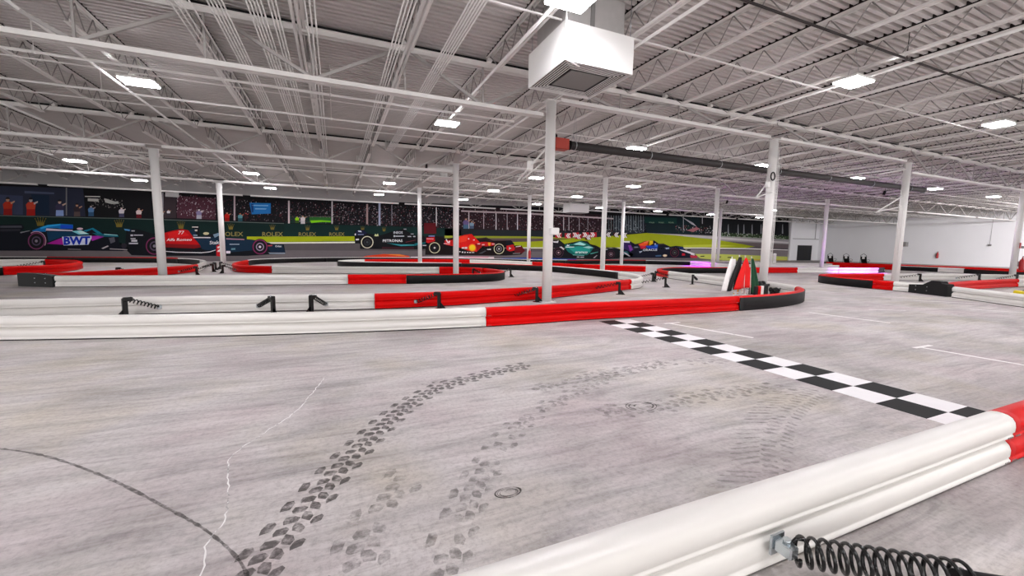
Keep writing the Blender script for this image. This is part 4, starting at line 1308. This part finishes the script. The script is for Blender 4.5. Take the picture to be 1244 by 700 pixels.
# hoarding writing
def crown(x, y, w_, h, c='80702c'):
    q = PX()
    q.pg(c, 5, (x - w_ * .3, y + h * .5), (x + w_ * .3, y + h * .5), (x + w_ * .36, y + h * .15), (x - w_ * .36, y + h * .15))
    for k in range(5):
        a = (k - 2) / 2
        q.pg(c, 5, (x + a * w_ * .26 - w_ * .07, y + h * .2), (x + a * w_ * .26 + w_ * .07, y + h * .2), (x + a * w_ * .5, y - h * (.5 - .12 * abs(a))))
        q.el(c, 5, x + a * w_ * .5, y - h * (.5 - .12 * abs(a)), w_ * .05, w_ * .05, 8)
    q.build('crown_emblem', None, hd)
for a in ((49.5, 269.5, 13, 10), (145, 271.5, 11, 9), (220, 273.5, 9, 9), (280.5, 275.5, 7.5, 7), (331, 276.2, 6.5, 6), (373.7, 277, 6, 6), (409, 277, 5.5, 5.5), (440.5, 277.6, 5, 5), (466.5, 278.6, 4.6, 5)):
    crown(*a)
for x0, x1, yb, h in ((268.5, 295.5, 287.0, 5.2), (318.7, 343.9, 287.2, 5.3), (362.9, 384, 287, 4.7), (400, 418.5, 286.7, 4.3)):
    lettering(hd, 'ROLEX', '94894f', 5, 0, 0, 1, x0, x1, yb, yb, h)
def chev(q, x, y, w_, h, dr):
    for k, c in ((0, 'f6f2f2'), (1, 'f6f2f2')):
        xx = x + k * w_ * .5
        q.pg(c, 6, (xx + dr * w_ * .25, y - h / 2), (xx + dr * w_ * .6, y - h / 2), (xx - dr * w_ * .0 + dr * w_ * .1, y), (xx - dr * w_ * .25, y))
        q.pg(c, 6, (xx - dr * w_ * .25, y), (xx + dr * w_ * .1, y), (xx + dr * w_ * .6, y + h / 2), (xx + dr * w_ * .25, y + h / 2))
for x, y, dr in ((677, 286, 1), (688.5, 286.4, 1), (698, 285.6, -1), (701, 287.6, 1), (710, 285.4, -1), (713, 288.4, 1), (719.5, 285.4, -1), (737.5, 285.2, 1), (747, 285.4, 1), (757, 286, 1)):
    q = PX()
    q.pg('c02a34', 5, (x - 2.6, y - 3), (x + 5.2, y - 3), (x + 5.2, y + 3.2), (x - 2.6, y + 3.2)) if x < 722 else q.pg('4a1a1e', 5, (x - 2, y - 2.6), (x + 4, y - 2.6), (x + 4, y + 2.6), (x - 2, y + 2.6))
    chev(q, x, y, 4.2, 5.6, dr)
    q.build('chevron_board', None, hd)
for x in (791.5, 803, 815):
    lettering(hd, 'ROLEX', '8fae90', 6, 0, 0, 1, x - 3, x + 3.4, 271, 271.4, 1.5)
for x in (878, 885, 891, 897, 904, 910, 917, 945, 952):
    lettering(hd, 'ROLEX', 'a9bfa0', 6, 0, 0, 1, x - 2, x + 2.2, 287.6 + (x - 878) * .045, 287.7 + (x - 878) * .045, 1.2)

# race cars (flat prints)
def wheel_print(par, ox, oy, sc, x, y, r, tyre='131015', rim=None, ringc='6a2f66', hub='5a4a64', q=1.0):
    p = PX(ox, oy, sc)
    p.el(tyre, 9, x, y, r, r * q)
    p.ring(ringc, 10, x, y, r * .8, r * .92, q=q)
    p.el('1c1820', 10, x, y, r * .55, r * .55 * q)
    p.ring(hub, 11, x, y, r * .38, r * .5, 20, q=q)
    p.el(rim or '8a8090', 12, x, y, r * .16, r * .16 * q, 12)
    p.build('wheel_print', None, par)
def car(fn, ox, oy, sc, label):
    p = PX(ox, oy, sc)
    fn(p)
    o = p.build('race_car_print', None, MUR)
    o['label'] = label
    return o
C1 = (20, 260, 8.886)
def f(p):
    p.pg('0b0f1c', 6, (-200, 120), (60, 110), (90, 150), (40, 195), (200, 180), (330, 122), (500, 105), (615, 118), (620, 160), (740, 162), (830, 150), (900, 190), (1100, 215), (1112, 330), (1180, 345), (1230, 380), (1150, 400), (330, 392), (-200, 395))
    p.pg('4a4a55', 7, (-170, 128), (60, 126), (66, 148), (-170, 150)); p.pg('2a2a34', 7, (-170, 165), (50, 160), (40, 185), (-170, 190))
    p.pg('8a8a92', 8, (45, 196), (150, 178), (150, 184), (50, 208))
    p.pg('0f77c4', 7, (170, 182), (260, 146), (340, 118), (480, 106), (615, 116), (615, 160), (480, 162), (440, 152), (325, 158), (322, 192), (200, 192))
    p.pg('29b0ee', 8, (260, 148), (340, 121), (480, 109), (480, 122), (350, 140), (270, 165))
    p.pg('1450d8', 8, (480, 118), (612, 122), (612, 158), (480, 158))
    p.pg('e8d6e4', 8, (328, 156), (465, 166), (612, 174), (612, 186), (320, 180))
    p.pg('0d3d5c', 7, (330, 190), (620, 190), (740, 230), (820, 235), (500, 245), (350, 300))
    p.pg('8fe2ec', 8, (600, 186), (700, 176), (790, 218), (680, 222)); p.pg('d8f4f4', 9, (660, 190), (720, 184), (770, 212), (700, 216))
    p.pg('157f9c', 8, (720, 182), (830, 150), (905, 195), (940, 222), (880, 214), (820, 168), (760, 192))
    p.el('e8c8d4', 8, 690, 160, 34, 12)
    p.pg('12687c', 8, (820, 205), (940, 215), (1100, 228), (1105, 248), (900, 246)); p.pg('9ad8d8', 9, (950, 214), (1095, 226), (1095, 234), (950, 224))
    p.pg('b01c9c', 8, (330, 322), (480, 262), (515, 250), (515, 332)); p.pg('b030b4', 8, (800, 240), (930, 232), (955, 244), (820, 292))
    p.pg('dfe6f6', 9, (497, 246), (815, 234), (815, 262), (780, 332), (513, 340))
    p.pg('b9b2b8', 8, (920, 370), (990, 340), (1000, 350), (940, 378)); p.pg('8a8488', 8, (560, 375), (700, 380), (700, 386), (560, 384)); p.pg('a9a2a4', 8, (1010, 372), (1200, 382), (1200, 390), (1010, 382))
    p.el('2a2630', 8, 1165, 345, 30); p.pg('54545e', 8, (1000, 260), (1060, 250), (1070, 300), (1020, 320))
c = car(f, *C1, 'blue and magenta open-wheel race car print')
wheel_print(c, *C1, 222, 292, 100, ringc='7c3c66')
p = PX(*C1); p.ring('c9a0b4', 11, 222, 292, 98, 106, 20, -2.2, 0.5); p.build('wheel_arc_print', None, c)
lettering(c, 'BWT', '1432b4', 10, *C1, 515, 802, 336, 330, 90, bold=0.045)
def f(p):
    p.pg('0c1018', 6, (154, 278), (165, 278), (176, 281), (190, 285), (196, 281), (213, 279), (225, 279), (232, 284), (238, 274), (242, 274), (243, 288), (262, 283), (275, 289), (305, 291), (327, 295), (332, 297), (345, 297), (347, 308), (330, 309), (300, 311), (190, 311), (160, 310), (152, 302))
    p.pg('c40a10', 7, (196, 284), (212, 280), (222, 278.6), (229, 280), (237, 291), (243, 297), (244, 300.6), (236, 302), (200, 300), (197, 294))
    p.pg('7c0810', 8, (199, 296), (243, 297.5), (244, 300.6), (236, 302), (200, 300.4))
    p.pg('e0161a', 8, (204, 283), (222, 279.6), (230, 286), (206, 290))
    p.pg('0f2a40', 7, (229, 280), (237, 278), (239, 288), (270, 288), (300, 291), (322, 294), (322, 303), (275, 307), (246, 303), (238, 291))
    p.pg('e9e6ea', 8, (235, 288), (256, 288.2), (256, 289.4), (235, 289.2)); p.pg('c08a9c', 8, (275, 289.6), (297, 290.6), (297, 291.6), (275, 290.8))
    p.pg('d9d4cc', 8, (233.5, 275.4), (241, 275.4), (241, 276.6), (233.5, 276.4)); p.pg('c9c4bc', 8, (237, 279), (240, 279), (240, 281), (237, 281)); p.pg('9fb4c4', 8, (235, 285.2), (240, 285.4), (240, 286.6), (235, 286.4))
    p.el('d8cfa0', 8, 250.6, 283.8, 3.6, 1.7, 14); p.pg('7e97ac', 8, (259, 285), (266, 283), (267, 286), (261, 289))
    p.pg('e5e2e6', 8, (196, 304.6), (215, 306), (245, 306.6), (255, 305.6), (262, 303.4), (262, 304.2), (255, 306.6), (245, 307.6), (215, 307), (196, 305.4))
    p.pg('c21820', 8, (263, 298.5), (268, 296), (269.5, 312), (263, 311)); p.pg('f0d8d8', 9, (264, 300), (267, 299), (267.5, 301), (265, 302)); p.pg('f0d8d8', 9, (265, 304), (268, 302.5), (268, 306), (264, 306))
    p.pg('a9b8c8', 8, (279, 296.4), (291, 296.4), (291, 297.4), (279, 297.4)); p.pg('5f8a96', 8, (281, 301.6), (286, 301.4), (286, 303.6), (281, 303.8)); p.pg('e6ddE6'.lower(), 8, (275, 305), (280, 305), (280, 308), (275, 308))
    p.pg('10243a', 7, (325, 300), (333, 297.4), (343, 297.6), (347, 306.5), (329, 306.5)); p.pg('8fa0b0', 8, (326, 307), (347, 307), (346, 308.4), (328, 308.4)); p.pg('b9434a', 8, (325, 298), (331, 297.6), (331, 299), (325, 299.4))
    p.pg('1d3046', 7, (152, 278), (160, 278.6), (159, 281.4), (153, 280)); p.pg('5aa0d8', 8, (151, 278), (158, 279), (158, 280.8), (152, 280))
    for (x, y, w_, h) in ((160, 280, 4, 1.2), (159, 285, 3, 2), (163, 285.2, 11, 1.2), (159, 289.4, 6, 1.2), (160, 291.4, 7, 2.4), (157, 295, 11, 1.6)):
        p.pg('c8c8d0', 8, (x, y), (x + w_, y), (x + w_, y + h), (x, y + h))
c = car(f, 0, 0, 1, 'dark red and navy open-wheel race car print')
wheel_print(c, 0, 0, 1, 188, 299, 11.4, ringc='7c2f5c')
wheel_print(c, 0, 0, 1, 316, 300, 9.8, ringc='8c2a60', hub='a090a8', rim='e0d8e4')
lettering(c, 'Alfa Romeo', 'f6ecec', 9, 0, 0, 1, 202.5, 233, 293, 292.6, 3.2, shear=.3)
lettering(c, '77', 'f6ecec', 9, 0, 0, 1, 216.5, 223.5, 284.8, 284.8, 4.2, shear=.2)
lettering(c, 'Stake', 'f0f0f4', 9, 0, 0, 1, 255, 269.5, 297, 296.4, 4.2)
lettering(c, 'Orlen', 'f0f0f4', 9, 0, 0, 1, 334.4, 342, 300.4, 300.4, 2.4)
C4 = (425, 265, 11.31)
def f(p):
    p.pg('0a0c11', 6, (60, 200), (80, 168), (190, 160), (250, 215), (420, 238), (600, 180), (730, 150), (800, 190), (880, 230), (1030, 250), (1080, 330), (1040, 425), (900, 432), (140, 424), (140, 350), (70, 345))
    p.pg('151b3a', 7, (85, 172), (180, 164), (240, 205), (190, 232), (70, 238)); p.pg('d4dcf0', 8, (108, 172), (150, 172), (165, 195), (120, 190)); p.pg('8a93b8', 8, (110, 222), (190, 222), (190, 232), (110, 234)); p.pg('f0f0f4', 8, (66, 216), (82, 212), (84, 236), (68, 238))
    p.pg('f0f0f2', 8, (80, 286), (124, 284), (124, 304), (82, 306)); p.pg('d8dca0', 8, (335, 245), (350, 215), (365, 232), (385, 213), (395, 248), (360, 252))
    p.pg('0f6a72', 7, (500, 342), (700, 362), (880, 362), (900, 345), (1040, 332), (1040, 350), (900, 380), (700, 388)); p.pg('46a8b0', 8, (560, 354), (700, 368), (880, 366), (880, 374), (700, 380))
    for (x, y, w_, h) in ((600, 236, 20, 24), (625, 242, 120, 14), (792, 248, 50, 12), (868, 246, 30, 14), (740, 148, 36, 9), (835, 215, 40, 8), (1000, 370, 50, 12)):
        p.pg('c9ccd4', 8, (x, y), (x + w_, y), (x + w_, y + h), (x, y + h))
    p.pg('3c1820', 7, (440, 395), (880, 400), (880, 425), (440, 425)); p.pg('6a2a34', 8, (760, 330), (900, 300), (900, 306), (770, 336))
c = car(f, *C4, 'black and teal open-wheel race car print')
wheel_print(c, *C4, 238, 332, 92, ringc='e4e0c4', hub='2a3034', rim='3a4448', tyre='0a0a0c')
lettering(c, 'PETRONAS', 'f0f2f4', 9, *C4, 452, 722, 330, 328, 36)
lettering(c, 'INEOS', 'd8dce4', 9, *C4, 600, 724, 216, 216, 34)
C5 = (510, 265, 9.569)
def f(p):
    p.pg('14090c', 6, (75, 210), (175, 205), (240, 225), (300, 240), (420, 225), (560, 190), (620, 195), (640, 235), (760, 228), (850, 262), (960, 262), (1060, 258), (1100, 318), (1180, 320), (1220, 380), (1175, 425), (1000, 436), (60, 428), (70, 300))
    p.pg('c8141a', 7, (75, 228), (170, 222), (176, 268), (100, 292), (75, 284)); p.pg('f4e4e4', 8, (78, 238), (158, 240), (158, 246), (78, 244)); p.pg('8a90c8', 8, (100, 204), (172, 204), (172, 216), (100, 214))
    p.pg('e01812', 7, (420, 226), (520, 195), (600, 185), (648, 232), (700, 288), (720, 330), (660, 392), (560, 380), (430, 332)); p.pg('c21410', 7, (285, 262), (420, 250), (430, 335), (300, 310))
    p.pg('f03a22', 8, (430, 235), (520, 203), (560, 205), (540, 270), (440, 290)); p.pg('96100e', 8, (640, 300), (700, 292), (716, 328), (664, 384))
    p.pg('f6f0f0', 8, (300, 250), (310, 245), (330, 280), (340, 262), (352, 268), (345, 290), (318, 286)); p.pg('f0a0a8', 8, (276, 290), (350, 296), (350, 306), (276, 302))
    p.pg('2a1a20', 8, (660, 238), (770, 224), (835, 255), (830, 275), (760, 244), (690, 256))
    p.pg('c2161a', 8, (700, 280), (760, 276), (862, 288), (868, 318), (770, 330), (712, 320)); p.pg('f4e0e0', 9, (720, 306), (750, 304), (750, 314), (722, 316)); p.pg('f4e0e0', 9, (835, 298), (870, 298), (870, 305), (835, 306))
    p.pg('f4a81c', 9, (790, 285), (822, 285), (818, 318), (806, 326), (794, 316))
    p.el('f4821c', 9, 608, 345, 44); p.el('f8d21c', 10, 608, 345, 33)
    for (x, y, w_, h) in ((486, 338, 30, 18), (520, 336, 30, 22), (486, 390, 18, 14), (516, 392, 14, 14), (545, 394, 18, 10), (572, 396, 20, 10), (600, 398, 30, 6), (455, 386, 16, 10), (780, 358, 45, 12), (618, 250, 18, 10), (668, 296, 30, 8), (560, 234, 12, 14), (425, 318, 14, 18)):
        p.pg('f0e8e8', 9, (x, y), (x + w_, y), (x + w_, y + h), (x, y + h))
    p.pg('c81820', 8, (1005, 322), (1085, 308), (1104, 350), (1096, 378), (1040, 388), (1008, 372)); p.el('f6eeee', 9, 1044, 352, 18, 18, 3)
    p.pg('10141f', 8, (995, 266), (1060, 258), (1100, 306), (1040, 312), (1005, 320)); p.pg('5c1018', 7, (1104, 334), (1176, 318), (1225, 382), (1180, 412), (1100, 402)); p.pg('e8dcdc', 9, (1112, 330), (1170, 322), (1172, 330), (1116, 338))
    p.pg('46484e', 8, (680, 412), (760, 376), (770, 384), (720, 414)); p.pg('8a8084', 8, (1080, 408), (1165, 404), (1165, 412), (1080, 416))
c = car(f, *C5, 'bright red open-wheel race car print')
wheel_print(c, *C5, 170, 346, 70, ringc='ded9b4', hub='16161a', rim='e8e4e0', tyre='0a080a')
wheel_print(c, *C5, 918, 358, 66, ringc='ded9b4', hub='8a8688', rim='c8c4c4', tyre='0a080a')
C6 = (660, 270, 11.31)
def f(p):
    p.pg('0f1218', 6, (60, 250), (220, 245), (290, 300), (520, 252), (610, 262), (640, 300), (720, 320), (780, 350), (980, 345), (1080, 385), (1230, 430), (1230, 470), (1010, 500), (850, 512), (110, 492), (60, 400))
    p.pg('1b1620', 7, (110, 256), (210, 250), (262, 320), (240, 350), (120, 360)); p.pg('e8e4e8', 8, (128, 262), (180, 264), (206, 252), (200, 284), (140, 280)); p.pg('e9e2e6', 8, (216, 340), (250, 336), (285, 372), (278, 384))
    p.pg('0e6a64', 7, (290, 335), (300, 308), (400, 298), (510, 256), (600, 292), (690, 350), (640, 420), (600, 452), (420, 455), (340, 410), (295, 352))
    p.pg('23988c', 8, (340, 350), (480, 330), (640, 352), (640, 410), (420, 420)); p.pg('a9ece4', 8, (410, 306), (500, 272), (585, 306), (555, 322)); p.pg('0b3a34', 9, (380, 318), (560, 322), (575, 330), (380, 330))
    p.pg('dff4f0', 9, (302, 335), (420, 338), (420, 346), (302, 348)); p.pg('a4dcd6', 9, (540, 345), (620, 328), (690, 352), (620, 362)); p.pg('f0f4f2', 9, (315, 326), (330, 306), (340, 318), (356, 306), (350, 326))
    p.pg('4fa89e', 8, (640, 430), (750, 405), (750, 412), (650, 440)); p.pg('8ad0c8', 9, (400, 446), (560, 456), (560, 462), (400, 452))
    for (x, y, w_, h) in ((458, 474, 36, 10), (506, 476, 50, 9), (820, 370, 60, 8), (1050, 432, 50, 20), (905, 352, 40, 8)):
        p.pg('dad6da', 9, (x, y), (x + w_, y), (x + w_, y + h), (x, y + h))
    p.pg('a8a0a8', 9, (680, 492), (730, 452), (738, 458), (700, 494)); p.pg('b9b4bc', 9, (1060, 400), (1130, 420), (1190, 465), (1180, 472), (1110, 430)); p.pg('2a5f68', 8, (1040, 395), (1150, 400), (1180, 440), (1060, 450))
c = car(f, *C6, 'teal green open-wheel race car print')
wheel_print(c, *C6, 205, 418, 74, ringc='4a2438', hub='6a4450', rim='c8a0a8')
wheel_print(c, *C6, 925, 440, 60, ringc='3c1c30', hub='7a5460', rim='b09aa8')
lettering(c, 'aramco', 'f0faf8', 10, *C6, 432, 600, 428, 430, 26, shear=.3)
C7 = (745, 275, 11.31)
def f(p):
    p.pg('0d1024', 6, (125, 212), (232, 206), (300, 246), (370, 228), (430, 205), (560, 195), (620, 238), (700, 242), (780, 280), (860, 268), (955, 280), (1000, 338), (1140, 402), (1100, 436), (95, 432), (85, 380), (130, 335))
    p.pg('33205c', 7, (126, 226), (232, 226), (275, 322), (236, 352), (135, 300)); p.pg('7a3690', 8, (200, 260), (240, 262), (265, 320), (226, 346)); p.pg('eeeaf2', 8, (135, 205), (225, 203), (222, 226), (150, 224))
    p.pg('f0581c', 8, (340, 250), (425, 212), (495, 195), (490, 260), (440, 268), (360, 266)); p.pg('f8c81c', 8, (478, 198), (543, 198), (540, 242), (500, 262), (470, 260)); p.pg('f07848', 9, (420, 214), (490, 198), (470, 222), (420, 236))
    p.pg('b81c34', 8, (360, 268), (442, 268), (442, 306), (372, 312)); p.pg('1c44b4', 8, (442, 268), (560, 264), (612, 248), (606, 322), (560, 318), (470, 306)); p.pg('3a78d8', 9, (560, 250), (606, 252), (600, 280), (566, 276))
    p.pg('c8d4f0', 9, (284, 282), (336, 284), (336, 290), (284, 290)); p.pg('a8b4d8', 9, (715, 296), (765, 290), (765, 312), (718, 314)); p.pg('a8b0c8', 9, (350, 345), (392, 340), (392, 350), (360, 368))
    p.el('e4c09c', 9, 706, 402, 30, 17); p.el('f4e4c4', 10, 706, 402, 20, 10)
    p.pg('1c2c64', 8, (890, 285), (950, 284), (975, 318), (920, 312)); p.pg('ece4ec', 9, (905, 318), (1000, 335), (1120, 378), (1100, 392), (1010, 362), (920, 330)); p.pg('c41c30', 8, (940, 370), (980, 372), (985, 400), (940, 405)); p.pg('c82c48', 8, (1050, 400), (1150, 402), (1148, 434), (1060, 432))
    p.pg('101018', 8, (1012, 318), (1060, 318), (1060, 334), (1012, 334)); p.pg('d8d0dc', 9, (1060, 380), (1120, 392), (1110, 402), (1060, 390)); p.pg('3a5a80', 8, (575, 400), (655, 392), (655, 415), (580, 416))
    p.pg('d0c4cc', 9, (560, 236), (582, 236), (582, 250), (560, 248)); p.pg('2a2230', 9, (610, 240), (690, 236), (720, 262), (620, 262))
c = car(f, *C7, 'navy, orange and yellow open-wheel race car print')
wheel_print(c, *C7, 838, 362, 66, ringc='5c1c38', hub='4a3440', rim='5a6a60', tyre='180c14')
lettering(c, 'ORACLE', 'eef2fa', 10, *C7, 402, 600, 342, 336, 30)

# ------------------------------------------------------------------ coloured track lamps (violet lit stretch of the far barriers)
def spot(x, y, z, tx, ty, col, power, size, label):
    t = thing('track_spotlight', label, 'spotlight', (x, y, z))
    d = (Vector((tx, ty, 0.2)) - Vector((x, y, z))).normalized()
    q = M(); q.tube([(0, 0, 0.02), tuple(d * 0.22)], 0.07, 14); q.tube([(0, 0, 0), (0, 0, 0.55)], 0.01, 6); q.build('lamp_body', BLACKP, t)
    ld = bpy.data.lights.new('violet_beam', 'SPOT')
    ld.energy = power; ld.color = col; ld.spot_size = size; ld.spot_blend = 0.7; ld.shadow_soft_size = 0.06
    lo = bpy.data.objects.new('violet_beam', ld); COL.objects.link(lo)
    lo.location = Vector((x, y, z)) + d * 0.26
    lo.rotation_euler = d.to_track_quat('-Z', 'Y').to_euler()
spot(30.6, 14.2, 5.1, 31.4, 16.1, (0.5, 0.15, 1.0), 3800, 0.75, 'small black spotlight throwing violet light on the far barrier, right of the flags')
spot(35.6, 15.2, 5.1, 33.4, 15.7, (0.8, 0.05, 1.0), 2200, 0.6, 'small black spotlight above the violet-lit barrier end')
spot(27.2, 22.3, 5.1, 28.1, 25.0, (0.55, 0.0, 1.0), 4200, 0.6, 'small black spotlight throwing purple light left of the flags')

for k, (x, y, tx, ty) in enumerate(((49.0, 7.0, 65.0, 17.0), (52.0, 3.5, 65.0, 9.0))):  # unseen fill lights, added to brighten the right wall
    t = thing('wall_fill_light', 'added fill light facing the right wall, out of view, ' + ('farther', 'nearer')[k] + ' of two', 'fill light', (x, y, 5.2))
    q = M(); q.bbox(-0.25, 0.25, -0.2, 0.2, 0, 0.12, 0.01); q.tube([(0, 0, 0.12), (0, 0, 0.7)], 0.012, 6); q.build('lamp_body', WHITEM, t)
    ld = bpy.data.lights.new('fill_beam', 'AREA'); ld.energy = 850; ld.size = 0.8; ld.color = (1.0, 0.97, 1.0)
    lo = bpy.data.objects.new('fill_beam', ld); COL.objects.link(lo); lo.location = (x, y, 5.1)
    lo.rotation_euler = (Vector((tx, ty, 2.6)) - Vector((x, y, 5.1))).to_track_quat('-Z', 'Y').to_euler()

# ------------------------------------------------------------------ world and view
wd = bpy.data.worlds.new('world')
scene.world = wd
wd.use_nodes = True
bg = wd.node_tree.nodes['Background']
bg.inputs[0].default_value = (*srgb('f3f1f0'), 1)
bg.inputs[1].default_value = 1.5
scene.view_settings.view_transform = 'Standard'
scene.view_settings.look = 'None'
scene.view_settings.exposure = 1.07
scene.view_settings.gamma = 1.0
scene.view_settings.use_curve_mapping = False
scene.cycles.use_denoising = True
scene.cycles.max_bounces = 8
scene.cycles.diffuse_bounces = 4
scene.cycles.transparent_max_bounces = 12
